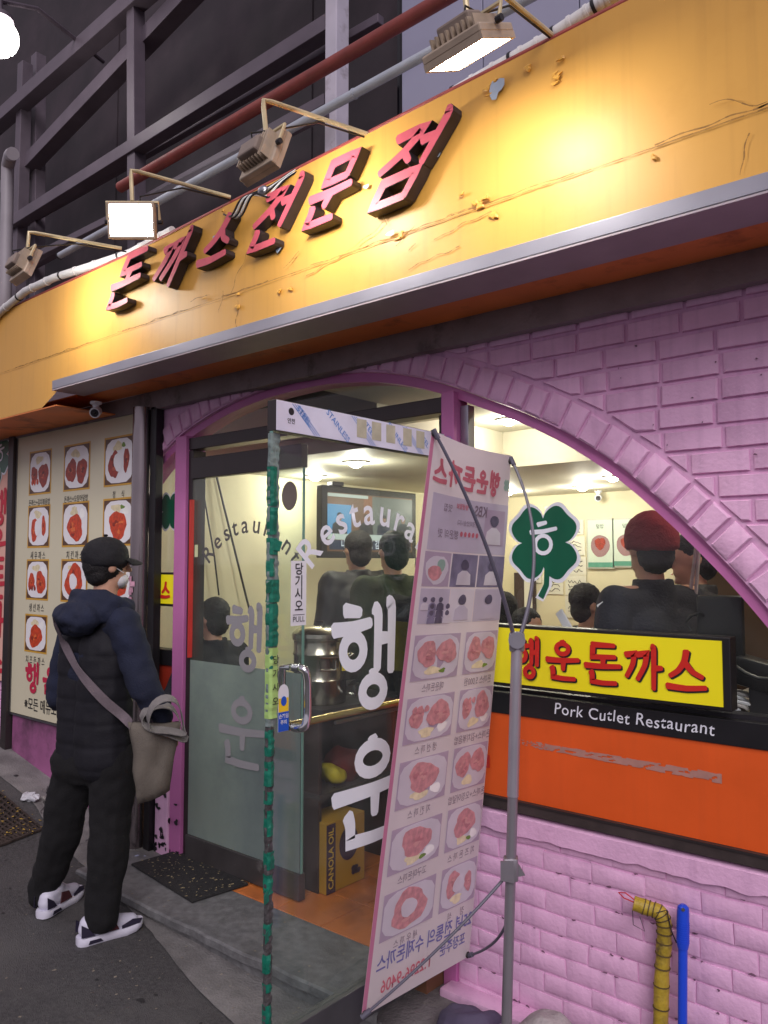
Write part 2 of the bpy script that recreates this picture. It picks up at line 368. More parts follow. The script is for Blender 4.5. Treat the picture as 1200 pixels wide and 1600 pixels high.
sheet(far, lambda x: -8, lambda x: .12, 36, 0, M_asph, 'road', .0)
def yedge(x): return float(np.interp(x, [-9, -5.0, -4.3, -3.7, -2.42, -1.4, 3], [-.25, -.29, -.41, -.49, -.78, -.98, -1.2]))
sheet(list(np.linspace(-12, 3, 260)), lambda x: yedge(x) + .03*noise.noise(Vector((x*1.6, 3, 0))) + .006*noise.noise(Vector((x*14, 3, 0))), lambda x: .1, 10, .006, M_gut, 'pavement', .004)
# threshold step of granite
mb = MB(); n = 24
for i in range(n):
    x0 = -4.14 + i*(2.15/n); x1 = x0 + 2.15/n
    f = lambda x: -.50 - .02*math.sin((x+4.1)*1.5) + .012*noise.noise(Vector((x*6, 0, 0)))
    y0, y1 = f(x0), f(x1)
    t0 = (x0 if False else 0)
    mb.add([(x0, y0+.03, -.3), (x1, y1+.03, -.3), (x1, y1+.028, -.142), (x0, y0+.028, -.142), (x0, y0+.010, -.1), (x1, y1+.010, -.1), (x1, -.13, -.1), (x0, -.13, -.1), (x0, y0, -.138), (x1, y1, -.138), (x0, y0, -.108), (x1, y1, -.108)], [(0, 1, 2, 3), (3, 2, 9, 8), (8, 9, 11, 10), (10, 11, 5, 4), (4, 5, 6, 7)])
struct('granite_step', mb, M_gran)
# orange floor tiles inside
M_tile = mat('terracotta_tile', S(206, 120, 62), .32, var=.16, scale=5, bump=.06, dirt=S(140, 74, 40), dscale=3, dlo=.5, dhi=.75)
M_grout = mat('tile_grout', S(120, 82, 60), .8)
flo = struct('floor', MB().box((-4.7, .13, -.3), (.8, 4.4, -.106)).box((-3.86, -.128, -.3), (-2.04, .1299, -.106)), M_grout)
ts = .30
for i in range(13):
    for j in range(11):
        x0 = -3.85 + i*ts; y0 = -.126 + j*ts
        if y0 < .13 and not (-3.9 < x0 < -2.2): continue
        MB().slab([(x0+.003, y0+.003, -.106), (x0+ts-.003, y0+.003, -.106), (x0+ts-.003, y0+ts-.003, -.106), (x0+.003, y0+ts-.003, -.106)], (0, 0, .006+random.uniform(-.0007, .0007)), .002).build('tile', M_tile, flo)

# ------------------------------------------------------------------ arched front: pink brick wall
AX = [-4.36, -4.25, -4.151, -3.941, -3.557, -3.208, -2.787, -2.4, -2.073, -1.96, -1.633, -1.366, -1.159, -.972, -.857, -.743, -.62, -.53]
AZ = [2.00, 2.09, 2.159, 2.276, 2.391, 2.442, 2.455, 2.41, 2.317, 2.262, 2.121, 1.967, 1.801, 1.613, 1.494, 1.355, 1.18, 1.035]
_xs = np.linspace(-4.36, -.53, 400); _zs = np.interp(_xs, AX, AZ)
k_ = np.ones(31)/31; _zp = np.concatenate([_zs[0]-(_zs[1:16][::-1]-_zs[0]), _zs, _zs[-1]+(_zs[-1]-_zs[-16:-1][::-1])]); _zs = np.convolve(_zp, k_, 'valid')
C = np.stack([_xs, _zs], 1); T_ = np.gradient(C, axis=0); T_ /= np.linalg.norm(T_, axis=1)[:, None]; NRM = np.stack([-T_[:, 1], T_[:, 0]], 1)
ARC = np.concatenate([[0], np.cumsum(np.linalg.norm(np.diff(C, axis=0), axis=1))])
def arch(s, off):
    x = np.interp(s, ARC, C[:, 0]); z = np.interp(s, ARC, C[:, 1]); nx = np.interp(s, ARC, NRM[:, 0]); nz_ = np.interp(s, ARC, NRM[:, 1])
    return float(x + nx*off), float(z + nz_*off)
L_ARC = float(ARC[-1])
wall = thing('brick_wall', 'pink painted brick wall with a wide arched opening and radiating brick edge', 'wall', (-.6, 0, -.2))
TR, VO = .045, .115
ss = np.linspace(0, L_ARC, 140)
mb = MB()                                       # spandrel behind the bricks
for a, b in zip(ss[:-1], ss[1:]):
    p, q = arch(a, TR), arch(b, TR)
    mb.quad((p[0], 0, p[1]), (q[0], 0, q[1]), (q[0], 0, 2.62), (p[0], 0, 2.62))
    mb.quad((p[0], 0, p[1]), (q[0], 0, q[1]), (q[0], .10, q[1]), (p[0], .10, p[1]))
e = arch(L_ARC, TR)
mb.quad((e[0], 0, -.35), (1.6, 0, -.35), (1.6, 0, 2.62), (e[0], 0, 2.62))
mb.build('spandrel', M_mortar, wall)
MB().box((-1.97, 0, -.35), (e[0], .13, .565)).build('lower_wall', M_mortar, wall)
mb = MB()                                       # smooth painted ring
for a, b in zip(ss[:-1], ss[1:]):
    P = [arch(a, 0), arch(b, 0), arch(b, TR-.002), arch(a, TR-.002)]
    mb.quad(*[(x, .02, z) for x, z in P])
    mb.quad((P[0][0], .02, P[0][1]), (P[1][0], .02, P[1][1]), (P[1][0], .12, P[1][1]), (P[0][0], .12, P[0][1]))
mb.build('arch_lining', M_trim, wall)
s = .02; rn = random.Random(3)                  # voussoirs
while s < L_ARC - .06:
    wdt = .073; a, b = s, s + wdt; j = lambda: rn.uniform(-.004, .004)
    lo = TR + .002 + rn.uniform(0, .01); hi = TR + VO + rn.uniform(-.008, .006)
    P = [arch(a+j(), lo), arch(b+j(), lo), arch(b+j(), hi), arch(a+j(), hi)]
    MB().slab([(x, 0, z) for x, z in P], (0, -.010-rn.uniform(0, .005), 0), .006).build('arch_brick', M_brick, wall, True)
    s += wdt + .016
def nearest(x, z):
    d = (C[:, 0]-x)**2 + (C[:, 1]-z)**2; i = int(np.argmin(d)); return i
def clip(poly, i, off):                          # keep what lies outside the arch ring
    n_ = NRM[i]; p0 = C[i] + n_*off; out = []
    sd_ = [float((np.array(p)-p0) @ n_) for p in poly]
    for k in range(len(poly)):
        a, b = poly[k], poly[(k+1) % len(poly)]; da, db = sd_[k], sd_[(k+1) % len(poly)]
        if da >= 0: out.append(a)
        if da*db < 0: t = da/(da-db); out.append((a[0]+(b[0]-a[0])*t, a[1]+(b[1]-a[1])*t))
    return out
def area(p): return abs(sum(p[i][0]*p[(i+1) % len(p)][1]-p[(i+1) % len(p)][0]*p[i][1] for i in range(len(p))))/2
BL, BH, JT = .190, .070, .0145
row = 0; z = .60
while z < 2.50:
    x = -2.3 + (row % 2)*(BL+JT)/2 + rn.uniform(-.012, .012)
    while x < .9:
        bl = BL + rn.uniform(-.006, .006)
        if rn.random() < .07: bl = .092
        P = [(x+rn.uniform(-.002, .002), z+rn.uniform(-.002, .002)), (x+bl, z+rn.uniform(-.002, .002)), (x+bl+rn.uniform(-.002, .002), z+BH), (x, z+BH+rn.uniform(-.002, .002))]
        ok = x + bl > -2.3
        if x < e[0] + .25:
            c = (x+bl/2, z+BH/2)
            for q in (c, P[0], P[1], P[2], P[3]): 
                if P and len(P) >= 3: P = clip(P, nearest(*q), TR+VO+.018)
            ok = ok and len(P) >= 3 and area(P) > .0016
            if ok: 
                cx = sum(p[0] for p in P)/len(P); cz = sum(p[1] for p in P)/len(P); i = nearest(cx, cz)
                ok = float((np.array([cx, cz])-C[i]) @ NRM[i]) > TR+VO
        if z < 1.04 and x < e[0]: ok = ok and x > e[0]-.05
        if ok: MB().slab([(a, 0, b) for a, b in P], (0, -.009-rn.uniform(0, .004), 0), .005).build('brick', M_brick, wall, True)
        x += bl + JT
    z += BH + JT; row += 1
row = 0; z = -.225; BH, JT = .066, .010
while z < .48:                                   # thickly painted bricks below the window
    x = -1.962 - (row % 2)*.1; 
    while x < .9:
        bl = BL + rn.uniform(-.01, .01); x0 = max(x, -1.962)
        if x + bl - x0 > .05:
            j = lambda k=.004: rn.uniform(-k, k)
            P = [(x0+j(), z+j()), ((x0+x+bl)/2, z+j()), (x+bl+j(), z+j()), (x+bl+j(), z+BH+j()), ((x0+x+bl)/2, z+BH+j()), (x0+j(), z+BH+j())]
            MB().slab([(a, 0, b) for a, b in P], (0, -.004-rn.uniform(0, .005), 0), .008).build('brick', M_brick, wall, True)
        x += bl + JT*.45
    z += BH + JT; row += 1
mb = MB(); n = 60                                # rendered ledge under the window board
for i in range(n):
    x0 = -1.97 + i*(e[0]+1.97)/n; x1 = -1.97 + (i+1)*(e[0]+1.97)/n; h = lambda x: .488 + .012*noise.noise(Vector((x*14, 0, 5)))
    d0, d1 = (-.022+.004*noise.noise(Vector((x*9, 2, 0))) for x in (x0, x1))
    mb.quad((x0, d0, h(x0)), (x1, d1, h(x1)), (x1, d1, .555), (x0, d0, .555)); mb.quad((x0, d0, .555), (x1, d1, .555), (x1, .02, .572), (x0, .02, .572)); mb.quad((x0, 0, h(x0)-.006), (x1, 0, h(x1)-.006), (x1, d1, h(x1)), (x0, d0, h(x0)))
mb.build('ledge', M_brick, wall, True)
MB().box((-2.0, -.10, -.26), (-1.60, 0.0, -.165), .012).build('footing', M_brick, wall, True)
mb = MB(); n = 60                                 # rough concrete lintel
for i in range(n):
    x0 = -6.9 + i*7.9/n; x1 = x0 + 7.9/n; h = lambda x: 2.484 + .008*noise.noise(Vector((x*7, 1, 2)))
    mb.quad((x0, -.06, h(x0)), (x1, -.06, h(x1)), (x1, -.06, 2.592), (x0, -.06, 2.592)); mb.quad((x0, 0.02, h(x0)), (x1, 0.02, h(x1)), (x1, -.06, h(x1)), (x0, -.06, h(x0)))
mb.build('lintel', M_conc, wall)
mb = MB()
for i in range(70):
    x = rn.uniform(-1.95, -.4); rw_ = rn.randrange(10); z = -.225 + rw_*.076 + rn.uniform(-.008, .004)
    pts = blob_poly(x, z, rn.uniform(.003, .012), rn.uniform(.002, .005), i, 7, .5); mb.add([(a, -.0135, b) for a, b in pts], [tuple(range(7))])
for i in range(16):
    x = rn.uniform(-1.6, -.6); z = rn.uniform(1.9, 2.45)
    if float((np.array([x, z])-C[nearest(x, z)]) @ NRM[nearest(x, z)]) > .2: mb.add([(a, -.0145, b) for a, b in blob_poly(x, z, rn.uniform(.002, .006), rn.uniform(.002, .005), i+99, 7, .5)], [tuple(range(7))])
tag(mb.build('paint_chip', mat('chip_brown', S(124, 88, 112), .8, var=.3, scale=50), wall), kind='stuff')
# pink pier between the side window and the door
pier = thing('pink_pier', 'slim pink painted pier beside the glass entrance, chipped at its foot', 'pier', (-3.92, 0, -.15))
MB().box((-3.972, -.02, -.2), (-3.868, .12, 2.30), .004).build('shaft', M_trim, pier)
MB().box((-4.105, -.03, -.25), (-3.974, .10, .62), .01).build('low_wall', M_brick, pier)
mb = MB()
for i in range(26):
    x = rn.uniform(-4.09, -3.87); z = rn.uniform(-.15, .0)+ (rn.random()**3)*.3
    pts = blob_poly(x, z, rn.uniform(.006, .02), rn.uniform(.006, .018), i, 8, .4); mb.add([(a, -.034, b) for a, b in pts], [tuple(range(8))])
tag(mb.build('paint_chip', M_dark, pier), kind='stuff')
# mullion between door and window
mul = thing('pink_mullion', 'pink painted vertical post from the ground to the arch beside the open door', 'post', (-2.0, 0, -.15))
MB().box((-2.035, -.018, -.2), (-1.968, .09, 2.30), .004).build('shaft', M_trim, mul)
MB().box((-1.966, .03, 1.04), (-1.925, .08, 2.24), .003).build('steel_frame', M_steel, mul)

# ------------------------------------------------------------------ wall of the menu board side, posts
pw = tag(MB().box((-7.6, 0, -.3), (-4.33, .12, 2.60)).build('plaster_wall', M_mortar), 'pink painted wall behind the menu board', 'wall')
row = 0; z = .06
while z < .62:
    for k in range(8):
        x = -7.4 + k*.2 + (row % 2)*.1
        MB().slab([(x, 0, z), (x+.19, 0, z), (x+.19, 0, z+.057), (x, 0, z+.057)], (0, -.012, 0), .006).build('brick', M_brick, pw)
    z += .0675; row += 1
ob = tag(MB().box((-5.9, -.03, -.1), (-4.33, -.002, .46)).build('base_board', mat('dusky_pink_board', S(150, 88, 130), .6, var=.2, scale=5, dirt=S(60, 40, 52), dscale=3, dlo=.45, dhi=.7)), 'dusky pink skirting board under the menu board', 'skirting board')
c1 = thing('steel_column', 'shiny stainless steel column between menu board and side window', 'column', (-4.25, -.1, -.15))
mb = MB(); mb.tube([(-4.24, -.07, -.2), (-4.24, -.07, 2.5)], .058, 20); mb.build('shaft', mat('column_steel', S(150, 140, 142), .22, .9, var=.1, scale=3), c1, True)
mb = MB()
for i in range(5):
    z = 1.32+.03*i+rn.uniform(0, .02); a = -1.6 + rn.uniform(-.4, .4); p = Vector((-4.24+.0595*math.cos(a), -.07+.0595*math.sin(a), z)); t = Vector((-math.sin(a), math.cos(a), 0))*.02
    mb.quad(p-t, p+t, p+t+Vector((0, 0, .03)), p-t+Vector((0, 0, .03)))
mb.build('sticker_scrap', mat('pink_scrap', S(200, 150, 170), .6, var=.3, scale=40), c1)
tag(MB().box((-4.172, -.06, -.2), (-4.112, -.005, 2.5), .004).build('dark_post', M_black), 'narrow black post beside the shiny steel column', 'post')
tag(MB().box((-6.0, -.075, gz(-5.95)), (-5.915, .0, 2.52), .004).build('grey_post', M_darkbrown), 'dark grey metal post at the far edge of the menu board', 'post')

# ------------------------------------------------------------------ fascia
fas = thing('yellow_fascia', 'long yellow painted fascia with red raised lettering above the restaurant front', 'shop sign', (-2.5, -.45, 2.6))
def ftop(x): return float(np.interp(x, [-8, -5.36, -3.8, -2.1, -.97, 1.6], [3.16, 3.223, 3.235, 3.300, 3.348, 3.40]))
FY = -.45; xs = list(np.linspace(-8, 1.6, 49))
def strip_mesh(zlo, zhi, y0, y1, wob=.0):
    mb = MB(); nz_ = 6
    for i in range(len(xs)-1):
        for k in range(nz_):
            P = []
            for (x, t) in ((xs[i], k/nz_), (xs[i+1], k/nz_), (xs[i+1], (k+1)/nz_), (xs[i], (k+1)/nz_)):
                z = zlo(x) + (zhi(x)-zlo(x))*t; P.append((x, y0+(y1-y0)*t + wob*noise.noise(Vector((x*1.6, z*3, 0))), z))
            mb.quad(*P)
    return mb
def crease(x): return float(np.interp(x, [-8, -2.85, -.58, 1.6], [2.80, 2.82, 2.848, 2.86]))
def fbot(x): return 2.505 if x < -4.55 else float(np.interp(x, [-4.5, -1.86, -.58, 1.6], [2.585, 2.60, 2.625, 2.64]))
mb = strip_mesh(lambda x: crease(x)-.004, ftop, FY+.004, FY, .006)
for i in range(len(xs)-1):
    a, b = xs[i], xs[i+1]; mb.quad((a, FY, ftop(a)), (b, FY, ftop(b)), (b, -.1, ftop(b)+.02), (a, -.1, ftop(a)+.02))
mb.build('upper_panel', M_yel, fas, 'all')
xs = list(np.linspace(-8, -4.55, 20)) + list(np.linspace(-4.5499, 1.6, 40))
strip_mesh(fbot, lambda x: crease(x)-.008, FY-.004, FY-.002, .004).build('lower_panel', M_yel, fas, 'all')
# cracks and peels in the paint, built as thin raised and sunk flakes; seam shade drawn as a dark line
mb = MB(); r2 = random.Random(11)
def crack(p, q, wd=.004, n=26, jag=.012):
    a, b = Vector(p), Vector(q); pts = []
    for i in range(n+1):
        t = i/n; c = a.lerp(b, t); d = (b-a).normalized(); nn = Vector((-d[1], d[0])); pts.append(c + nn*(jag*noise.noise(Vector((c.x*14, c.y*14, 9)))))
    for i in range(n):
        w0 = wd*(.3+r2.random()); d = (pts[i+1]-pts[i]); nn = Vector((-d.y, d.x)).normalized()*w0*.5
        for s_, y in ((1, -.0085),):
            mb.quad((pts[i].x-nn.x, FY+y, pts[i].y-nn.y), (pts[i+1].x-nn.x, FY+y, pts[i+1].y-nn.y), (pts[i+1].x+nn.x, FY+y, pts[i+1].y+nn.y), (pts[i].x+nn.x, FY+y, pts[i].y+nn.y))
for i in range(24):
    x0 = -6 + i*.3
    if r2.random() < .75: crack((x0, crease(x0)+.001), (x0+.33, crease(x0+.3)+.001), .0045, 22, .008)
def F2(x, y): p = atY(x, y, FY); return (p.x, p.z)
for a, b in (((387, 395), (362, 462)), ((600, 348), (540, 400)), ((540, 400), (480, 432)), ((470, 395), (445, 420)), ((600, 335), (608, 352)), ((720, 385), (640, 420)), ((770, 330), (680, 375)), ((350, 455), (345, 490)), ((375, 470), (372, 520)), ((1170, 210), (1160, 275)), ((620, 385), (650, 352)), ((640, 392), (650, 380)), ((700, 340), (760, 320)), ((1110, 165), (1200, 160)), ((300, 470), (330, 462))):
    crack(F2(*a), F2(*b), .0035, 14, .02)
crack((-7.5, crease(-7.5)-.002), (-2.85, crease(-2.85)-.002), .0028, 120, .0015); crack((-2.85, crease(-2.85)-.002), (1.5, crease(1.5)-.002), .0028, 120, .0015)  # continuous seam line: shading of the crease groove put into the colour
tag(mb.build('paint_crack_and_seam_shade', M_crack_seam, fas), kind='stuff')
mb = MB()
for i in range(26):
    px, py = random.choice([(800, 120), (820, 105), (850, 95), (860, 110), (780, 140), (640, 362), (625, 385), (1050, 200), (440, 455), (370, 465), (330, 470), (360, 340), (720, 300), (560, 400), (1000, 230), (760, 325)])
    x, z = F2(px + r2.gauss(0, 12), py + r2.gauss(0, 9)); pts = blob_poly(x, z, r2.uniform(.006, .020), r2.uniform(.005, .013), i, 9, .5)
    mb.slab([(a, FY-.006, b) for a, b in pts], (r2.uniform(-.004, .004), -r2.uniform(.003, .010), -.002), .004)
tag(mb.build('paint_flake', M_flake, fas), kind='stuff')
mb = MB()
for px, py, sx, sz in ((778, 140, .03, .035), (613, 366, .018, .012), (437, 390, .022, .016), (686, 243, .015, .014), (575, 293, .013, .010), (340, 372, .02, .012)):
    x, z = F2(px, py); mb.add([(a, FY-.012, b) for a, b in blob_poly(x, z, sx, sz, px, 12, .35)], [tuple(range(12))])
tag(mb.build('bare_patch', M_bare, fas), kind='stuff')
# raised block letters
LET = [('돈', (172, 482), (232, 405)), ('까', (238, 452), (300, 385)), ('스', (300, 415), (357, 345)), ('전', (385, 395), (487, 280)), ('문', (475, 368), (562, 240)), ('점', (575, 330), (700, 178))]
geo = [(-3.88, 2.93, .36, .27), (-3.46, 2.94, .32, .25), (-3.07, 2.965, .28, .22), (-2.72, 2.945, .34, .265), (-2.355, 2.955, .31, .262), (-1.985, 2.935, .38, .278)]
ffr = Fr((0, FY, 0), (1, 0, 0), (0, 0, 1), (0, -1, 0))
for (ch, _, _), (x, z, gw, gh) in zip(LET, geo):
    lm = glyph(MB(), ch, ffr, x, z+.01, gw*.74, gh*.95, .039, .002, .050, .78).build('letter', M_lside, fas)
    glyph(MB(), ch, ffr, x, z+.01, gw*.74, gh*.95, .036, .0545, .0, .78).build('letter_face', M_red, lm)
# drip strip, soffit
MB().box((-4.53, -.50, 2.585), (1.6, -.456, 2.636), .002).build('drip_strip', M_strip, fas)
MB().box((-4.53, -.498, 2.577), (1.6, -.296, 2.584)).build('strip_underside', mat('violet_grey_metal', S(168, 156, 162), .45, .1, var=.1), fas)
MB().box((-8, -.294, 2.592), (1.6, -.062, 2.60)).build('soffit', M_orange, fas)
MB().box((-8, -.455, 2.497), (-4.56, -.062, 2.504)).build('soffit_end', M_orange, fas)
xs2 = np.linspace(-8, 1.6, 40)
mb = MB().tube([(x, FY+.02, ftop(x)+.012) for x in xs2], .014, 8); mb.build('top_edging', mat('red_brown_edging', S(150, 66, 58), .5, var=.2, scale=9), fas, True)
# conduit lying on the fascia top
M_cond = mat('white_conduit', S(214, 212, 210), .45, var=.08, scale=20)
def conduit(name, pts, r, label, m, cat, wraps=0):
    t = thing(name, label, cat, pts[0])
    P = [Vector(p) for p in pts]; Q = []
    for i in range(len(P)-1):
        for k in range(8): Q.append(P[i].lerp(P[i+1], k/8))
    Q.append(P[-1]); MB().tube(Q, r, 12).build('tube', m, t, True)
    if wraps:
        for i in range(wraps):
            c = Q[int((i+.5)/wraps*(len(Q)-1))]; d = (Q[min(int((i+.5)/wraps*(len(Q)-1))+1, len(Q)-1)]-c)
            if d.length < 1e-5: continue
            d.normalize(); MB().tube([c-d*.006, c+d*.006], r*1.14, 12).build('clip', M_black if i % 3 == 0 else m, t, True)
    return t
conduit('wrapped_conduit', [atY(700, 152, -.32), atY(783, 103, -.33), atY(850, 65, -.33), atY(918, 20, -.33), atY(950, -2, -.33), atY(1040, -60, -.33)], .026, 'white wrapped conduit running along the fascia top beyond the lit lamp', M_cond, 'conduit', 14)
conduit('wrapped_conduit', [(-6.0, -.5, 2.9), atY(0, 488, -.47), atY(40, 455, -.47), atY(85, 434, -.45), atY(130, 420, -.42), atY(205, 395, -.3), atY(270, 360, -.3)], .024, 'white wrapped conduit curling over the far end of the fascia', M_cond, 'conduit', 12)

# ------------------------------------------------------------------ floodlights on bent arms
M_arm = mat('pale_bent_pipe', S(206, 190, 150), .4, .3, var=.2, scale=12)
M_house = mat('floodlight_body', S(190, 172, 150), .5, .3, var=.25, scale=9)
def lens(e_): return mat('lit_led_%d' % e_, (1, .97, .92), .5, emit=e_, ecol=(1, .965, .90))
def floodlight(base, elbow, lamp, d, label, lit, upv=(0, 0, 1), size=(.105, .078), beam_=0):
    t = thing('floodlight', label, 'floodlight', base, 'floodlights on bent arms above the fascia')
    base, elbow, lamp = map(Vector, (base, elbow, lamp)); d = Vector(d).normalized()
    top = lamp + Vector((0, 0, .09)); c = elbow - (elbow-base).normalized()*.03
    pts = [base, base.lerp(c, .5), c, elbow+Vector((0, 0, -.004)), elbow + Vector((0, 0, -.03)), top]
    MB().tube(pts, .0095, 8).build('arm', M_arm, t, True)
    X_ = d.cross(Vector(upv)).normalized(); Yv = X_.cross(d)
    # yoke
    mb = MB(); a = X_*(size[0]+.012)
    br = lamp - d*.03
    tp = top
    mb.tube([br - a, br - a + (tp-br)*.95, br + a + (tp-br)*.95, br + a], .007, 6); mb.build('bracket', M_arm, t)
    h = MB().obox(lamp - d*.015, X_*size[0], Yv*size[1], d*.014, .006).build('housing', M_house, t)
    mb = MB()
    for k in range(9): mb.obox(lamp - d*.047 + X_*(size[0]*(-.72+.18*k)), X_*.003, Yv*size[1]*.72, d*.018)
    mb.build('cooling_fins', M_house, h)
    MB().obox(lamp - d*.06 - Yv*size[1]*.15, X_*size[0]*.55, Yv*size[1]*.42, d*.028, .008).build('driver_box', mat('driver_grey', S(140, 124, 112), .55, var=.2), h)
    for s_ in (-1, 1): MB().tube([br + X_*s_*(size[0]+.004), br + X_*s_*(size[0]+.024)], .011, 8).build('knob', M_dark, h)
    MB().obox(lamp + d*.001, X_*size[0]*.9, Yv*size[1]*.88, d*.002).build('lens', lit, t)
    mb = MB()
    for q in (-1, 1): mb.obox(lamp + d*.006 + X_*size[0]*.95*q, X_*.005, Yv*size[1], d*.010); mb.obox(lamp + d*.006 + Yv*size[1]*.94*q, X_*size[0]*.9, Yv*.005, d*.010)
    mb.build('bezel', M_house, h)
    if beam_:
        sl_ = bpy.data.lights.new('flood_beam', 'SPOT'); sl_.energy = beam_; sl_.spot_size = math.radians(104); sl_.spot_blend = .75; sl_.shadow_soft_size = .05; sl_.color = (1, .965, .90)
        so_ = bpy.data.objects.new('flood_beam', sl_); COL.objects.link(so_); so_.parent = t; so_.location = lamp + d*.012 - base; so_.rotation_euler = d.to_track_quat('-Z', 'Y').to_euler()
    MB().tube([lamp-d*.06, lamp-d*.09+Vector((0.02, 0, .03)), top+Vector((.03, .02, .02)), base.lerp(elbow, .5)+Vector((0, 0, -.02)), base+Vector((0, .03, -.01))], .004, 6).build('cable', M_black, t, True)
    return t
E1 = lens(76)
floodlight(atY(190, 388, -.44), atY(45, 362, -.87), atY(42, 418, -.87), (.1, .93, -.36), 'weathered yellow floodlight at the far end of the fascia', E1)
floodlight(atY(360, 308, -.44), atY(205, 265, -.87), atY(206, 345, -.87), (.62, -.72, -.22), 'lit floodlight turned outward to the street, its white face showing', lens(60))
floodlight(atY(575, 210, -.44), atY(412, 155, -.87), atY(416, 248, -.87), (.10, .94, -.34), 'floodlight with a dull grey finned back above the second half of the red lettering', E1)
floodlight(atY(862, 55, -.44), atY(722, -62, -.87), atY(732, 78, -.87), (.05, .42, -.90), 'lit floodlight with a white ballast, glowing downward near the pale panel', E1, size=(.115, .085))

# loose cables near the lamps
cb = thing('loose_cable', 'tangle of black and pale cables looped over the fascia edge by the lettering', 'cable', atY(400, 290, -.5))
for k in range(5):
    P = [atY(350+k*3, 335+k*2, -.46), atY(362+k*4, 340, -.52), atY(375+k*5, 310-k*3, -.54), atY(400+k*6, 300+k*3, -.5), atY(425+k*4, 290-k*2, -.47), atY(470+k*3, 258, -.43)]
    Q = []
    for i in range(len(P)-1):
        for q in range(5): Q.append(P[i].lerp(P[i+1], q/5))
    for _ in range(3): Q = [Q[0]] + [(Q[i-1]+Q[i]*2+Q[i+1])/4 for i in range(1, len(Q)-1)] + [Q[-1]]
    MB().tube(Q, .0045, 6).build('wire', M_black if k % 2 == 0 else M_cond, cb, True)
MB().ell(atY(411, 298, -.5), (.03, .02, .022)).build('junction', M_steel, cb, True)

# ------------------------------------------------------------------ upper dark structure behind
M_rear = mat('dark_cladding', S(56, 46, 52), .75, var=.25, scale=2.2, dirt=S(34, 29, 34), dscale=1.2, dlo=.4, dhi=.7)
M_tube = mat('grey_steel_frame', S(96, 86, 96), .5, .2, var=.15, scale=5)
rw = thing('clad_wall', 'dark clad upper wall set back behind the steel frame', 'wall', (-8, 1.5, 3.2))
for i in range(13):
    x0 = -20 + i*1.42
    if x0 < -3.2: MB().box((x0, 1.5+.01*(i % 2), 2.9), (x0+1.41, 1.6, 9.5)).build('panel', M_rear, rw)
roof = tag(MB().box((-9, -.38, 2.99), (2, 1.6, 3.06)).build('flat_roof', M_conc), 'flat grey roof behind the yellow fascia', 'roof')
fr_ = thing('steel_frame', 'grey tubular steel framework of the dark structure above the fascia', 'frame', (-5, .8, 3.1))
def beam(a, b, h=.05, name='beam'):
    a, b = Vector(a), Vector(b); d = (b-a).normalized(); y = Vector((0, 1, 0)); n_ = d.cross(y).normalized()
    ext = d*.0; MB().obox((a+b)/2, (b-a)/2+ext, y*h, n_*h, .004).build(name, M_tube, fr_)
Y8 = .8
def ex(p, q, k0, k1, Y):
    a, b = atY(*p, Y), atY(*q, Y); d = b-a; return a - d*k0, b + d*k1
beam(*ex((45, 335), (525, 35), 1.2, .0, Y8), .055)
beam(*ex((45, 150), (215, 0), 1., 1.2, Y8), .07)
beam(*ex((110, 190), (290, 0), .9, 1.2, Y8+.12), .07)
beam(*ex((75, 400), (500, 165), .8, .02, Y8+.1), .04)
beam(*ex((240, 310), (480, 190), 2.5, .1, Y8-.2), .03)
for p, q, yy in (((212, 40), (214, 420), Y8+.02), ((38, 150), (30, 400), Y8+.05), ((60, 150), (58, 470), Y8+.2)): beam(*ex(p, q, .2, .3, yy), .055, 'post')
beam((-9, 0.95, 5.05), (-3.2, .95, 5.05), .03)
a = atY(530, 130, .78); pil = thing('white_pillar', 'pale painted pillar rising behind the fascia where the pipes cross', 'pillar', (a.x, .78, 3.0))
MB().box((a.x-.07, .72, 3.05), (a.x+.03, .84, 6.6), .006).build('shaft', mat('pale_pillar_paint', S(190, 184, 196), .5, var=.08, dirt=S(120, 106, 110), dscale=5), pil)
MB().box((a.x-.22, .90, 3.05), (a.x-.12, .97, 4.35), .006).build('side_shaft', mat('pale_pillar_paint', S(190, 184, 196)), pil)
MB().box((a.x-.16, .66, 5.45), (a.x+.16, .90, 5.62), .004).build('cap_plate', M_tube, pil)
dk = thing('dark_window', 'dark tall window with thin mullions between pillar and pale panel', 'window', (-3.1, 1.3, 3.1))
MB().box((-3.35, 1.30, 3.06), (-2.72, 1.34, 7)).build('pane', mat('black_pane', S(22, 20, 26), .12, var=.1), dk)
for x in (-3.3, -3.12, -2.98, -2.78): MB().box((x, 1.26, 3.06), (x+.035, 1.298, 7), .003).build('mullion', M_dark, dk)
pp = thing('pale_panel', 'pale blue grey panel wall behind the lit floodlight with white ballast', 'wall panel', (-1.8, 1.05, 3.1))
M_pp = mat('pale_blue_panel', S(150, 150, 172), .55, var=.05, scale=2)
xL = atY(628, 100, 1.05).x; 
for i in range(5): MB().box((xL+i*.62, 1.05, 3.06), (xL+i*.62+.612, 1.12, 7), .003).build('panel', M_pp, pp)
conduit('red_pipe', [*ex((450, 140), (690, 0), 1.6, .8, .45)], .04, 'faded red pipe running high behind the lamps', mat('faded_red_pipe', S(128, 58, 52), .55, var=.2, scale=8), 'pipe')
conduit('grey_pipe', [*ex((280, 297), (820, 0), .6, .8, .3)], .026, 'pale blue grey pipe running behind the lamps above the fascia', mat('pale_grey_pipe', S(166, 172, 182), .4, var=.1, scale=8), 'pipe', 5)
conduit('white_downpipe', [atY(-10, 470, .1)+Vector((0, 0, -.6)), atY(8, 470, .1), atY(12, 260, .1), atY(16, 243, .06), atY(20, 240, .0)], .05, 'white downpipe at the far edge behind the fascia', mat('grey_white_pipe', S(150, 144, 150), .5, var=.1), 'pipe')
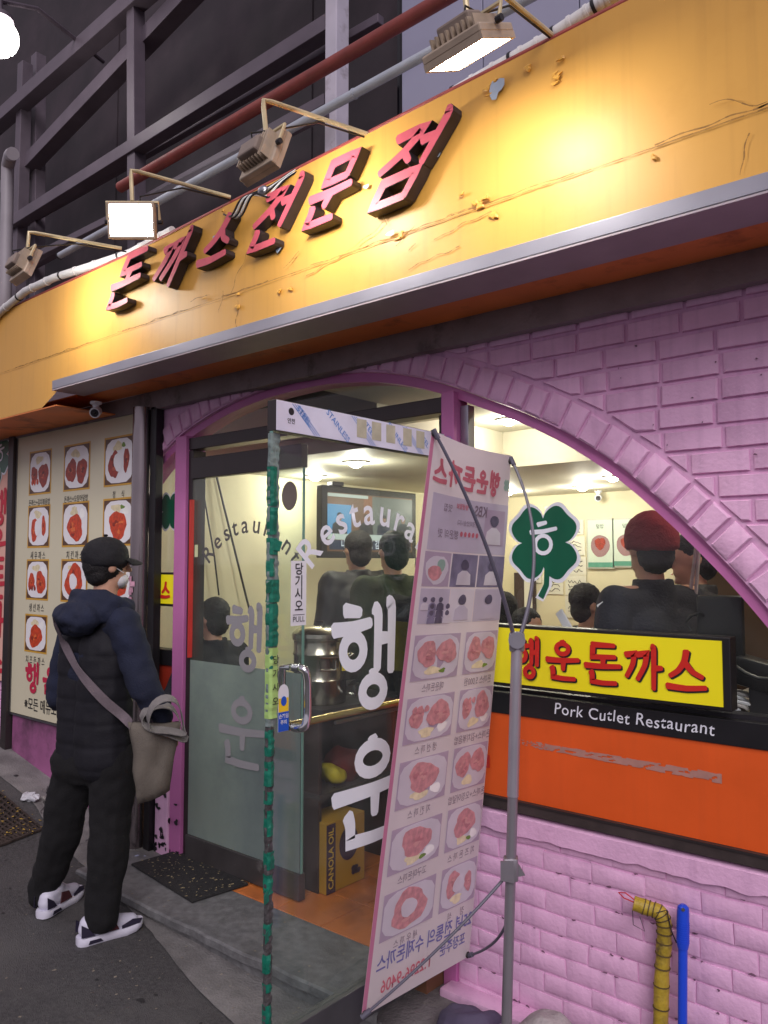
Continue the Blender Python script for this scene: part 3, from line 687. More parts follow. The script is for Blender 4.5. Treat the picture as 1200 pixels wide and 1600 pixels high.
# round street lamp
c = atS(-2, 58, 6.4); sl = thing('street_lamp', 'round glowing street lamp high at the far end of the alley', 'street lamp', c)
MB().ell(c, (.15, .15, .15), 20, 14).build('globe', lens(22), sl, True)
MB().lathe(c + Vector((0, 0, .12)), [(.06, 0), (.11, .02), (.10, .06), (.03, .09), (.02, .2)], 16).build('cap', M_tube, sl, True)
MB().tube([c+Vector((0, 0, .3)), c+Vector((-.2, .4, .55)), c+Vector((-.5, 1.2, .6))], .02, 8).build('arm', M_tube, sl, True)
MB().tube([c+Vector((.06, 0, -.15)), c+Vector((.2, 0, -.26)), c+Vector((.32, 0, -.18))], .005, 6).build('wire', M_tube, sl)

# ------------------------------------------------------------------ CCTV under the soffit
def cctv(p, aim, label):
    t = thing('security_camera', label, 'security camera', p); p = Vector(p); aim = Vector(aim).normalized()
    MB().lathe(p, [(.035, .0), (.035, -.012), (.02, -.02), (.016, -.05)], 16).build('mount', M_white, t, True)
    b = p + Vector((0, 0, -.062)); MB().tube([b - aim*.045, b - aim*.04, b + aim*.03, b + aim*.038], [.024, .031, .033, .030], 18).build('body', M_white, t, True)
    h = MB().tube([b + aim*.036, b + aim*.041], .024, 18).build('lens_ring', M_dark, t, True)
    MB().ell(b + aim*.036, (.012, .012, .012)).build('lens', M_black, h, True)
cctv(atY(150, 628, -.25), (.72, -.62, -.35), 'small white security camera under the end of the metal strip')

# ------------------------------------------------------------------ menu board
bo = thing('menu_board', 'tall pale menu board with rows of framed food pictures on the pink wall', 'menu board', (-5.1, -.05, .46))
MB().box((-5.90, -.048, .47), (-4.335, -.004, 2.485), .003).build('panel', M_boardw, bo)
mb = MB()
for a, b in (((-5.90, -.052, .455), (-4.335, -.0, .468)), ((-5.913, -.052, .455), (-5.902, 0, 2.49))): mb.box(a, b)
mb.build('edge_frame', M_steel, bo)
bfr = Fr((0, -.0485, 0), (1, 0, 0), (0, 0, 1), (0, -1, 0))
def oct_(cx, cy, rx, ry, k=.62):
    return [(cx+rx*sx, cy+ry*sy) for sx, sy in ((1, .5), (.86, .8), (.55, .98), (0, 1), (-.55, .98), (-.86, .8), (-1, .5), (-1, -.5), (-.86, -.8), (-.55, -.98), (0, -1), (.55, -.98), (.86, -.8), (1, -.5))]
def food(parent, fr, a0, b0, a1, b1, kind, seed, mats, off=.001, gold=True):
    bgm, plm, cm, cm2 = mats; cx, cy, rx, ry = (a0+a1)/2, (b0+b1)/2, abs(a1-a0)/2, abs(b1-b0)/2
    if gold: frect(fr, a0-.012, b0-.012, a1+.012, b1+.012, off*.6).build('picture_border', M_gold, parent)
    ph = frect(fr, a0, b0, a1, b1, off).build('food_picture', bgm, parent)
    fpoly(fr, oct_(cx, cy, rx*.96, ry*.96), off*1.5).build('plate', plm, ph)
    L = {1: [(0, -.15, .62, .62)], 2: [(-.42, -.15, .42, .55), (.42, -.2, .42, .55)], 3: [(-.35, -.15, .36, .62), (.5, .0, .2, .5)], 4: [(-.55, -.1, .3, .45), (.35, -.15, .45, .6)], 5: [(0, 0, .7, .8)]}[kind]
    for i, (x, y, r1, r2_) in enumerate(L):
        fpoly(fr, blob_poly(cx+x*rx, cy+y*ry, rx*r1, ry*r2_, seed*7+i), off*(2+.3*i)).build('cutlet', cm, ph)
    for i, (x, y, r1, r2_) in enumerate(L):
        hl = HL.get(cm.name)
        if hl:
            for q in range(5):
                rq = random.Random(seed*31+i*7+q); an = rq.random()*6.28; rd = rq.random()*.6
                fpoly(fr, blob_poly(cx+(x+math.cos(an)*rd*r1)*rx, cy+(y+math.sin(an)*rd*r2_)*ry, rx*r1*rq.uniform(.12, .3), ry*r2_*rq.uniform(.08, .2), seed*13+q, 10, .35), off*(2.6+.08*q)).build('crust', hl[q % 2], ph)
    if kind == 1 or kind == 4: fpoly(fr, blob_poly(cx+.55*rx, cy+.5*ry, rx*.22, ry*.22, seed+33, 12, .2), off*1.9).build('rice', mat('rice_print', S(246, 244, 240), .5), ph)
    if seed % 3 == 0: fpoly(fr, blob_poly(cx+.3*rx, cy+.66*ry, rx*.14, ry*.1, seed+35, 10, .3), off*2.0).build('garnish', mat('garnish_print', S(110, 140, 60), .5, var=.2, scale=40), ph)
    if kind in (3, 5): fpoly(fr, blob_poly(cx-.05*rx, cy-.05*ry, rx*.32, ry*.4, seed+50, 16, .1), off*3).build('rice', plm, ph)
    if kind == 4:
        for k in range(3): fpoly(fr, blob_poly(cx+(-.7+.25*k)*rx, cy-.45*ry, rx*.1, ry*.16, seed+k, 10), off*3).build('side_dish', cm2, ph)
    fpoly(fr, blob_poly(cx-.1*rx, cy+.62*ry, rx*.34, ry*.2, seed+90, 12, .3), off*1.8).build('salad', mat('salad_print', S(226, 214, 176), .5, var=.15, scale=40), ph)
HL = {'cutlet_print': (mat('crust_light', S(222, 110, 52), .35, var=.2, scale=50), mat('crust_dark', S(142, 44, 22), .4, var=.2, scale=50)), 'brown_cutlet_print': (mat('crust_light_brown', S(186, 84, 52), .35, var=.2, scale=50), mat('crust_dark_brown', S(104, 36, 26), .4, var=.2, scale=50))}
BM = (M_corner, M_plate, M_cutlet, M_cutlet2); BM2 = (M_corner, M_plate, M_cutlet2, M_cutlet)
cols = [(-5.70, -5.40), (-5.205, -4.885), (-4.69, -4.36)]
rows = [(2.055, 2.35), (1.675, 1.955), (1.305, 1.57), (.935, 1.18)]
kinds = [[4, 2, 3], [3, 1, 1], [4, 5, 1], [1, 1, 4]]
caps = [['돈까스+김치볶음밥', '돈까스+오징어덮밥', '정      식'], ['새 우 까 스', '치 킨 까 스', '매운돈까스'], ['생 선 까 스', '고구마돈까스', '행운돈까스'], ['치 즈 돈 까 스', '카레돈까스', '김치까스']]
for r_, (z0, z1) in enumerate(rows):
    for c_, (x0, x1) in enumerate(cols):
        food(bo, bfr, x0, z0, x1, z1, kinds[r_][c_], r_*3+c_+1, BM2 if r_ == 0 else BM)
        text(caps[r_][c_], .062 if r_ else .05, M_ink, bo, bfr, (x0+x1)/2, z0-.07, bold=.006, wscale=.78, name='caption')
mb = MB()
for i, ch in enumerate('행운돈까스'): glyph(mb, ch, bfr, -5.68+i*.255, .655, .20, .185, .034, .001)
mb.build('shop_name', mat('crimson_print', S(190, 36, 70), .45, var=.03), bo)
text('※모든 메뉴포장됩니다', .098, M_ink, bo, bfr, -5.69, .555, align='LEFT', bold=.012, wscale=.85, name='footnote')
# neighbouring vertical banner
vb = thing('wall_banner', 'tall salmon banner with clover and red vertical letters beyond the menu board', 'banner', (-6.2, -.05, .7))
MB().box((-6.62, -.05, .68), (-6.02, -.04, 2.52)).build('cloth', mat('salmon_banner', S(226, 176, 160), .6, var=.05), vb)
vfr = Fr((0, -.0515, 0), (1, 0, 0), (0, 0, 1), (0, -1, 0))
M_vred = mat('banner_red', S(196, 40, 60), .5, var=.05)
for i, ch in enumerate('행운돈까스'):
    glyph(MB(), ch, vfr, -6.30, 1.86-i*.285, .26, .24, .042, .001).build('letter', M_vred, vb)
def clover_pts(s, n=96):
    P = []
    for k in range(n):
        t = 2*PI*k/n; r = .62 + .36*abs(math.sin(2*t+PI*0))**.55; r *= 1 + .05*math.cos(8*t+PI)
        P.append((math.cos(t)*r*s, math.sin(t)*r*s))
    return P
def clover(parent, fr, cx, cy, s, off=.001, flip=1):
    o = fpoly(fr, [(cx+a, cy+b) for a, b in clover_pts(s*1.10)], off).build('white_outline', M_vinyl, parent)
    fpoly(fr, [(cx+a, cy+b) for a, b in clover_pts(s)], off*1.8).build('leaf', M_green, parent)
    st = [(cx+.02*s, cy-.6*s), (cx+.17*s, cy-.62*s), (cx+.14*s, cy-1.05*s), (cx-.02*s, cy-1.38*s), (cx-.16*s, cy-1.30*s), (cx-.0*s, cy-1.0*s)]
    bigger = [(cx+(a-cx)*1.5 + .0*s, cy-.98*s+(b-cy+.98*s)*1.14) for a, b in st]
    fpoly(fr, bigger, off*.9).build('stem_outline', M_vinyl, parent)
    fpoly(fr, st, off*1.9).build('stem', M_green, parent)
    mb = MB(); H = [[(.30, .93), (.62, .99)], [(.02, .70), (.5, .72), (1.0, .80)], circ(.5, .32, .30, .27)]
    GL['ㅎ'] = H; glyph(mb, 'ㅎ', fr, cx-.36*s, cy-.30*s, .72*s, .80*s, .115*s, off*2.6); mb.build('emblem', M_vinyl, parent)
clover(vb, vfr, -6.17, 2.38, .16)

# ------------------------------------------------------------------ main arched window
win = thing('arched_window', 'clear arched window over an orange board with a black lettered band', 'window', (-1.3, .05, .56))
mb = MB(); GY = .07
P = [arch(s_, .012) for s_ in np.linspace(0, L_ARC, 200)]; P = [p for p in P if -1.93 < p[0] < -.535]
for a, b in zip(P[:-1], P[1:]): mb.quad((a[0], GY, 1.04), (b[0], GY, 1.04), (b[0], GY, b[1]), (a[0], GY, a[1]))
mb.build('glass', M_glass, win)
XR = e[0] - .01
MB().box((-1.925, .03, 1.035), (XR, .10, 1.05)).build('glazing_bar', M_dark, win)
MB().box((-1.965, -.012, .952), (XR, .10, 1.036), .002).build('black_band', M_black, win)
MB().box((-1.965, -.006, .622), (XR, .08, .951)).build('orange_board', M_orpanel, win)
MB().box((-1.965, -.020, .573), (XR, .08, .621), .004).build('sill_rail', mat('dark_wood_rail', S(58, 48, 46), .6, var=.3, scale=14), win)
MB().box((-1.965, -.024, .612), (XR, -.0065, .6205)).build('rail_lip', M_darkbrown, win)
wfr = Fr((0, -.012, 0), (1, 0, 0), (0, 0, 1), (0, -1, 0))
pz = atY(865, 1110, -.012); pe = atY(1115, 1147, -.012)
tx = text('Pork Cutlet Restaurant', .060, M_vinyl, win, wfr, (pz.x+pe.x)/2, .997, bold=.004, shear=.12, name='lettering', wscale=1.0, space=1.08)
wdt_ = max(v.co.x for v in tx.data.vertices) - min(v.co.x for v in tx.data.vertices); cx_ = sum(v.co.x for v in tx.data.vertices)/len(tx.data.vertices)
for v in tx.data.vertices: v.co.x = cx_ + (v.co.x-cx_)*(pe.x-pz.x)/wdt_; v.co.z += .006*math.sin(v.co.x*60)*.4
sc = MB(); A_, B_ = atY(815, 1160, -.006), atY(1128, 1217, -.006); n = 260
KR = 7
for k in range(KR):
    for i in range(n):
        t0, t1 = i/n, (i+1)/n
        def edge(t, k=k):
            p = A_.lerp(B_, t); hh = (.011 + .005*t)*2; lo = -hh/2 + hh*k/KR; q = lambda z_: (.0035*noise.noise(Vector((t*14, z_*.3, 0))) + .0015*noise.noise(Vector((t*60, z_*.3, 3))))*(1 if z_ in (0, KR) else .6)
            return p, lo + q(k), lo + hh/KR + q(k+1)
        p, l0, h0 = edge(t0); q, l1, h1 = edge(t1)
        if noise.noise(Vector((t0*24-k*.22, k*.30+t0*3, 4))) > .34 - .14*t0 or (t0 < .2 and noise.noise(Vector((t0*60, k*.9, 8))) > .55*t0/.2-.2): continue
        sc.quad((p.x, -.0075, p.z+l0), (q.x, -.0075, q.z+l1), (q.x, -.0075, q.z+h1), (p.x, -.0075, p.z+h0))
sc.build('adhesive_scuff', M_scuff, win)
ns = Fr((-1.915, -.0075, .78), (1, 0, 0), (0, 0, 1), (0, -1, 0))
st = frect(ns, 0, 0, .10, .16, .001).build('notice', M_white, win); frect(ns, .035, .03, .10, .085, .002).build('green_block', mat('notice_green', S(30, 130, 100)), st); text('7', .05, M_white, st, ns, .07, .058, .003, bold=.03); text('출입', .03, M_ink, st, ns, .06, .12, .003)
frect(ns, .01, -.055, .11, -.004, .001).build('red_tape', mat('red_tape', S(200, 44, 34)), win)
# clover sticker
cl = thing('clover_sticker', 'big dark green four leaf clover sticker with white emblem on the arched window', 'sticker', (-1.55, GY-.004, 1.45))
cfr = Fr((0, GY-.004, 0), (1, 0, 0), (0, 0, 1), (0, -1, 0)); pc = atY(850, 848, GY)
clover(cl, cfr, pc.x, pc.z, .165)
# yellow sign
ys = thing('yellow_sign', 'wide yellow sign with black frame and red letters across the arched window', 'sign', (-1.3, -.03, 1.07))
M_frame = mat('black_sign_frame', S(26, 24, 26), .4)
MB().box((-1.83, -.045, 1.068), (-.842, .02, 1.312), .004).build('frame', M_frame, ys)
MB().box((-1.815, -.050, 1.082), (-.868, -.044, 1.299)).build('face', M_yellow, ys)
yfr = Fr((0, -.0505, 0), (1, 0, 0), (0, 0, 1), (0, -1, 0))
gxs = [(805, 845), (855, 905), (915, 970), (977, 1035), (1042, 1103)]
for ch, (x0, x1) in zip('행운돈까스', gxs):
    a0, a1 = atY(x0, 1035, -.05).x, atY(x1, 1045, -.05).x
    sh = glyph(MB(), ch, yfr, a0+.004, 1.113, (a1-a0), .145, .023, .0005).build('letter_shadow', M_ink, ys)
    glyph(MB(), ch, yfr, a0, 1.118, (a1-a0), .145, .021, .003).build('letter', M_sred, ys)
# side window beyond the column
sw = thing('side_window', 'narrow side window slice with half a clover and yellow sign beside the steel column', 'window', (-4.05, .06, .6))
MB().box((-4.6, .07, 1.04), (-3.975, .074, 2.28)).build('glass', M_glass, sw)
MB().box((-4.6, .02, .95), (-3.975, .1, 1.04)).build('black_band', M_black, sw)
MB().box((-4.6, .03, .64), (-3.975, .1, .949)).build('red_board', mat('dull_red_board', S(150, 44, 26), .5, var=.15), sw)
s3 = MB().box((-4.9, .0, 1.30), (-3.985, .06, 1.50), .003).build('sign_frame', M_frame, sw)
MB().box((-4.88, -.006, 1.315), (-3.99, -.001, 1.487)).build('sign_face', M_yellow, s3)
sfr = Fr((0, -.008, 0), (1, 0, 0), (0, 0, 1), (0, -1, 0)); glyph(MB(), '스', sfr, -4.105, 1.345, .085, .10, .020, .0005).build('letter', M_sred, s3)
s4 = fpoly(Fr((0, .066, 0), (1, 0, 0), (0, 0, 1), (0, -1, 0)), [(-4.135+a, 1.87+b) for a, b in clover_pts(.135)], 0).build('clover_outline', M_vinyl, sw)
fpoly(Fr((0, .064, 0), (1, 0, 0), (0, 0, 1), (0, -1, 0)), [(-4.135+a, 1.87+b) for a, b in clover_pts(.12)], 0).build('clover_leaf', M_green, s4)

# ------------------------------------------------------------------ door frame and leaves
df = thing('door_frame', 'dark bronze frame of the glass entrance with a heavy transom', 'door frame', (-2.9, .05, -.1))
MB().box((-3.866, .0, 2.215), (-2.036, .09, 2.285), .003).build('transom', M_darkbrown, df)
MB().box((-3.866, .0, -.1), (-3.822, .09, 2.21), .003).build('jamb', M_darkbrown, df)
MB().box((-2.075, .02, -.1), (-2.037, .09, 2.21), .003).build('jamb', M_darkbrown, df)
MB().box((-3.812, -.03, 1.02), (-3.800, -.005, 1.92)).build('red_pole', mat('red_strip', S(190, 50, 46), .5), df)
mb = MB()
P = [arch(s_, .012) for s_ in np.linspace(0, L_ARC, 240)]; P = [p for p in P if -3.86 < p[0] < -2.04]
for a, b in zip(P[:-1], P[1:]): mb.quad((a[0], GY, 2.286), (b[0], GY, 2.286), (b[0], GY, max(b[1], 2.287)), (a[0], GY, max(a[1], 2.287)))
mb.build('fanlight', M_glass, df)
def leaf(fr, wd, label, name):                   # fr: a along the width from hinge/left, b up
    t = thing('glass_door', label, 'door', fr(wd/2, 0, 0)); B = lambda a0, b0, a1, b1, o0, o1: MB().obox(fr((a0+a1)/2, (b0+b1)/2, (o0+o1)/2), fr.R*((a1-a0)/2), fr.U*((b1-b0)/2), fr.N*((o1-o0)/2), .002)
    return t, B
# closed leaf
lf = Fr((-3.815, .0, 0), (1, 0, 0), (0, 0, 1), (0, -1, 0)); LW = .915
cd_, B = leaf(lf, LW, 'closed glass door leaf with frosted lower half and grey lettering', 'closed')
B(0, 2.04, LW, 2.16, -.022, .022).build('top_rail', M_darkbrown, cd_); B(0, -.09, LW, .035, -.022, .022).build('bottom_rail', mat('worn_bronze_rail', S(84, 80, 80), .4, .5, var=.2, dirt=S(150, 146, 144), dscale=9, dlo=.62, dhi=.75), cd_)
B(0, .036, LW, 2.039, -.006, .006).build('glass', M_dglass, cd_)
B(LW-.008, .036, LW+.001, 2.039, -.0065, .0065).build('glass_edge', M_gedge, cd_)
fm = mat('frosted_film', S(150, 166, 162), .5, var=.06, scale=1.3, trans=.45, dirt=S(120, 134, 136), dscale=1.1, dlo=.45, dhi=.7)
frect(lf, .002, .036, LW-.01, 1.006, .0075).build('frosted_film', fm, cd_)
def arc_text(parent, fr, ac, bc, R, m, size, span, off, bold=.012):
    wds = [.72, .60, .52, .44, .58, .62, .46, .58, .62, .42]; tot = sum(wds); acc = 0
    for ch, wd in zip('Restaurant', wds):
        th = PI/2 + span/2 - span*(acc+wd/2)/tot; acc += wd
        text(ch, size, m, parent, fr, ac+R*math.cos(th), bc+R*math.sin(th), off, bold=bold, ang=th-PI/2, name='letter')
def serif(parent, fr, a, b, off, m): pass
arc_text(cd_, lf, .50, 1.30, .46, M_dvinyl, .135, math.radians(112), .009)
mb = MB(); glyph(mb, '행', lf, .33, 1.0, .30, .32, .046, .009); mb.build('letter', M_gvinyl, cd_)
mb = MB(); glyph(mb, '운', lf, .28, .48, .36, .36, .046, .010); mb.build('letter', M_gvinyl, cd_)
fpoly(lf, [(.815+.058*math.cos(t), 1.90+.075*math.sin(t)) for t in np.linspace(0, 2*PI, 24, endpoint=False)], .009).build('round_sticker', mat('brown_disc', S(112, 92, 86), .6), cd_)
frect(lf, .03, 1.59, .06, 1.66, .009).build('paper_tag', mat('pale_green_tag', S(196, 204, 160)), cd_)
# open leaf: plane x = -2, free edge toward the street
rf = Fr((-2.0, -1.03, 0), (0, 1, 0), (0, 0, 1), (1, 0, 0)); RW = .955
od, B = leaf(rf, RW, 'open glass door leaf with white lettering and taped edge swung out to the street', 'open')
tr_ = B(0, 2.0, RW, 2.105, -.022, .022).build('top_rail', M_darkbrown, od)
B(0, -.085, RW, .04, -.022, .022).build('bottom_rail', mat('bottom_rail_steel', S(104, 104, 108), .3, .7, var=.15), od)
B(.004, .041, RW, 1.999, -.006, .006).build('glass', M_dglass, od)
B(-.004, .041, .0035, 1.999, -.0066, .0066).build('glass_edge', M_gedge, od)
film = B(0, 2.001, RW, 2.103, .0225, .0232).build('protective_film', mat('white_film', S(206, 204, 222), .4, var=.06, scale=14), tr_)
M_fblue = mat('film_blue', S(70, 120, 190), .5, var=.05)
for k in range(4):
    for q in range(3):
        a0 = .07+k*.30+q*.012; fpoly(rf, [(a0, 2.1), (a0+.004, 2.1), (a0+.114, 2.003), (a0+.110, 2.003)] , .0238).build('stripe', M_fblue, film)
for k, wd in enumerate(('STEEL.', 'STAINLESS', 'STEEL', 'STAINLESS', 'STEEL')):
    text(wd, .032, M_fblue, film, rf, .13+k*.17, 2.063-.012*(k % 2), .0238, bold=.01, ang=-.70, name='lettering')
for k in range(5): frect(rf, .40+k*.085+(.02 if k > 2 else 0), 2.025, .455+k*.085+(.02 if k > 2 else 0), 2.095, .0242).build('tape_mark', mat('tape_residue', S(176, 170, 150), .6, var=.15, scale=20), film)
fpoly(rf, [(.068+.013*math.cos(t), 2.072+.013*math.sin(t)) for t in np.linspace(0, 2*PI, 16, endpoint=False)], .0238).build('lock_mark', M_dark, film)
text('안전', .02, M_ink, film, rf, .068, 2.038, .0238, bold=.02)
arc_text(od, rf, .52, 1.29, .46, M_vinyl, .150, math.radians(112), .0085, .014)
mb = MB(); glyph(mb, '행', rf, .295, 1.035, .36, .365, .052, .0085); mb.build('letter', M_vinyl, od)
mb = MB(); glyph(mb, '운', rf, .30, .53, .42, .375, .052, .0085); mb.build('letter', M_vinyl, od)
pl = frect(rf, .085, 1.345, .158, 1.565, .009).build('pull_sticker', M_white, od)
for k, ch in enumerate('당기시오'): text(ch, .044, M_ink, pl, rf, .122, 1.535-k*.042, .0105, bold=.012)
text('PULL', .026, M_ink, pl, rf, .122, 1.366, .0105); frect(rf, .095, 1.381, .149, 1.383, .0105).build('rule', M_ink, pl)
for side in (.0, ):
    k2 = [(.055+.024*math.cos(t), 1.125+.03*math.sin(t)) for t in np.linspace(0, PI, 10)] + [(.031, 1.00), (.079, 1.00)]
    s5 = fpoly(rf, k2, .009).build('caution_sticker', M_white, od); frect(rf, .033, 1.065, .077, 1.11, .0105).build('yellow_block', mat('caution_yellow', S(250, 206, 40)), s5); frect(rf, .0315, 1.001, .0785, 1.064, .0105).build('blue_block', mat('caution_blue', S(26, 84, 190)), s5)
    fpoly(rf, [(.055+.013*math.cos(t), 1.10+.016*math.sin(t)) for t in np.linspace(0, 2*PI, 16, endpoint=False)], .0115).build('icon', mat('caution_blue', S(26, 84, 190)), s5)
    text('손끼임', .016, M_white, s5, rf, .055, 1.05, .0115, bold=.02); text('주의', .016, M_white, s5, rf, .055, 1.03, .0115, bold=.02)
# handle
h = MB(); o_ = .055
P = [rf(.105, 1.205, .006), rf(.105, 1.205, .035), rf(.112, 1.20, o_), rf(.122, 1.16, o_), rf(.122, 1.10, o_), rf(.122, 1.05, o_), rf(.112, 1.012, o_), rf(.105, 1.005, .035), rf(.105, 1.005, .006)]
Q = []
for i in range(len(P)-1):
    for k in range(4): Q.append(P[i].lerp(P[i+1], k/4))
Q.append(P[-1])
for _ in range(2): Q = [Q[0]] + [(Q[i-1]+Q[i]*2+Q[i+1])/4 for i in range(1, len(Q)-1)] + [Q[-1]]
hd = h.tube(Q, .0145, 14).build('handle', M_chrome, od, True)
MB().tube([rf(.11, 1.008, -.02), rf(.5, 1.008, -.02), rf(RW-.05, 1.008, -.02)], .013, 12).build('push_bar', mat('brass_bar', S(210, 186, 120), .2, 1., var=.05), od, True)
P = [rf(.105, 1.205, -.006), rf(.105, 1.2, -.05), rf(.11, 1.1, -.06), rf(.105, 1.005, -.05), rf(.105, 1.005, -.006)]
MB().tube(P, .013, 10).build('handle', M_chrome, od, True)
# taped edge
M_tape = mat('green_cloth_tape', S(14, 112, 90), .4, var=.25, scale=26, bump=.5, bscale=60)
M_ptape = mat('clear_tape', S(120, 136, 132), .25, var=.25, scale=30, bump=.6, bscale=50)
def ez(py): return 1.56 - (py-878)/1250*2.655
r6 = random.Random(5)
def tapeseg(z0, z1, wd, name, m, thick=.0132):
    n_ = max(2, int((z0-z1)/.012)); vs = []; fs = []
    for i in range(n_+1):
        z = z0+(z1-z0)*i/n_; j = r6.uniform(-.004, .004); th = thick+r6.uniform(-.0015, .0025)
        vs += [rf(wd+j, z, th-.004), rf(.0, z, th), rf(-.010+j*.4, z, th*.7), rf(-.010+j*.4, z, -th*.7), rf(.0, z, -th), rf(wd*.8-j, z, -th+.004)]
    for i in range(n_):
        for k in range(5): a = i*6+k; fs.append((a, a+1, a+7, a+6))
    MB().add(vs, fs).build(name, m, od)
tapeseg(ez(675), ez(1130), .032, 'edge_tape', M_ptape, .0078); tapeseg(ez(1131), ez(1590), .018, 'worn_edge', mat('worn_dark_edge', S(74, 72, 72), .7, var=.4, scale=40, bump=.6, bscale=90), .0082)
for a, b, wd in ((728, 790, .024), (792, 835, .028), (840, 866, .034), (872, 900, .014), (905, 940, .046), (942, 1008, .038), (1012, 1042, .016), (1135, 1180, .020), (1183, 1225, .022), (1228, 1252, .018), (1256, 1300, .020), (1318, 1350, .026), (1352, 1386, .020), (1425, 1447, .018), (1470, 1502, .016), (1512, 1530, .014), (1543, 1582, .016)):
    tapeseg(ez(a), ez(b - (5 if a > 1100 else 0)), wd*.72, 'green_tape', M_tape)
tapeseg(ez(1010), ez(1118), .028, 'paper_tape', mat('yellow_green_sticker', S(170, 206, 120), .5, var=.1), .0145)
for k, ch in enumerate('당기시오'): text(ch, .030, M_ink, od, rf, .013, ez(1020)-.02-k*.045, .0172, bold=.01)
for py, d_ in ((905, -.03), (1372, -.028), (840, .04), (1430, -.02)):
    z = ez(py); MB().slab([rf(-.004, z, .01), rf(-.004+d_, z-.012, .018), rf(-.004+d_*.8, z-.045, .014), rf(-.002, z-.04, .01)], (.002, 0, 0), .001).build('tape_tag', M_tape, od)

# ------------------------------------------------------------------ banner and its stand
TL, TR_, BL_, BR_ = Vector((-1.615, -.65, 2.010)), Vector((-1.633, -.078, 1.985)), Vector((-1.87, -.72, .02)), Vector((-1.83, -.13, .02))
ba = thing('hanging_banner', 'tall pale banner seen from its back with mirrored print in front of the open door', 'banner', BL_)
class Bf:
    N = Vector((1, -.03, .12)).normalized()
    def __call__(s, a, b, off=0.):
        p = TL.lerp(TR_, a).lerp(BL_.lerp(BR_, a), b)
        bow = .006*math.sin(PI*b)*math.sin(PI*a)
        crl = -.05*max(0, a-.55)**2*4*(1-b)**6
        return p + s.N*(off - bow + crl*.4) + Vector((0, 0, .018*math.sin(PI*a)*(-1)*(1-b)**8))
bf = Bf(); n1, n2 = 14, 48; vs = [bf(i/n1, j/n2) for j in range(n2+1) for i in range(n1+1)]
fs = [(j*(n1+1)+i, j*(n1+1)+i+1, (j+1)*(n1+1)+i+1, (j+1)*(n1+1)+i) for j in range(n2) for i in range(n1)]
M_cloth = mat('banner_cloth', S(234, 222, 224), .55, var=.04, scale=3, trans=.35)
MB().add(vs, fs).build('cloth', M_cloth, ba, 'all')
def bpatch(a0, b0, a1, b1, off, name, m, parent=None, na=6, nb=6):
    vs = [bf(a0+(a1-a0)*i/na, b0+(b1-b0)*j/nb, off) for j in range(nb+1) for i in range(na+1)]
    fs = [(j*(na+1)+i, j*(na+1)+i+1, (j+1)*(na+1)+i+1, (j+1)*(na+1)+i) for j in range(nb) for i in range(na)]
    return MB().add(vs, fs).build(name, m, parent or ba)
PK = mat('banner_pink_edge', S(216, 140, 172), .55, var=.05, trans=.3)
bpatch(0, 0, .035, 1, .001, 'pink_border', PK, nb=40)
PL = lambda n_, r, g, b, v=.06, s_=8: mat(n_, S(r, g, b), .55, var=v, scale=s_, trans=.25)
P_lav, P_lav2, P_plate, P_cut, P_red, P_ink, P_dark, P_blue = PL('print_lavender', 190, 172, 192), PL('print_pale_lavender', 204, 196, 212, .1, 5), PL('print_plate', 226, 220, 228), PL('print_pink_cutlet', 218, 156, 160, .2, 46), PL('print_faded_red', 208, 116, 130), PL('print_grey_ink', 140, 124, 138), PL('print_dark_blue', 104, 98, 120, .25, 30), PL('print_blue', 120, 118, 178)
HL['print_pink_cutlet'] = (PL('print_crust_pale', 228, 174, 172), PL('print_crust_rose', 204, 138, 146))
P_dark2 = PL('print_slate', 138, 132, 158, .2, 20); P_grn = PL('print_pale_green', 160, 190, 176)
bpatch(.09, .102, 1, .202, .0012, 'photo_panel', P_lav2)
class Tf:                                          # text on the back of the cloth runs mirrored
    def __init__(s, ac, bc): s.a, s.b = ac, bc
    def __call__(s, x, y, off=0.): return bf(s.a - x/.585, s.b - y/1.96, off)
def btext(body, size, m, a, b, off=.003, **k): return text(body, size, m, ba, Tf(a, b), 0, 0, off, name='mirrored_print', **k)
mb = MB(); t0 = Tf(.92, .085)
for i, ch in enumerate('행운돈까스'): glyph(mb, ch, t0, .045+i*.093, 0, .082, .085, .017, .002)
mb.build('shop_name', P_red, ba)
bf_cl = [( .95+a, .062+b*.3) for a, b in clover_pts(.045)]
MB().add([bf(min(a, .995), b, .002) for a, b in bf_cl], [tuple(range(len(bf_cl)))]).build('pale_clover', P_grn, ba)
btext('KBS', .055, P_ink, .64, .122, bold=.02); btext('생생정보', .022, P_red, .42, .118, bold=.02); btext('맛집', .03, P_ink, .26, .125); btext('방영되었습니다', .022, P_ink, .5, .148); btext('행운의 맛', .034, P_ink, .3, .172, shear=.2)
for k in range(5): 
    q = [(.44+k*.045+.016*math.cos(t), .168+.005*math.sin(t)) for t in np.linspace(0, 2*PI, 10, endpoint=False)]; MB().add([bf(a, b, .003) for a, b in q], [tuple(range(10))]).build('red_dot', P_red, ba)
fp = bpatch(.70, .115, .96, .185, .002, 'portrait_print', P_lav, na=4, nb=4)
def figure_print(a, b, s_, m, par):
    q = blob_poly(0, 0, 1, 1, int(a*100), 14, .08)
    MB().add([bf(a+x*.05*s_, b-.012*s_+y*.0105*s_, .004) for x, y in q], [tuple(range(14))]).build('head', P_dark, par)
    MB().add([bf(a+x, b+y, .0038) for x, y in ((-.09*s_, .03*s_), (-.08*s_, .008*s_), (-.03*s_, .0*s_), (.03*s_, .0*s_), (.08*s_, .008*s_), (.09*s_, .03*s_))], [tuple(range(6))]).build('torso', m, par)
figure_print(.82, .15, 1.1, P_plate, fp)
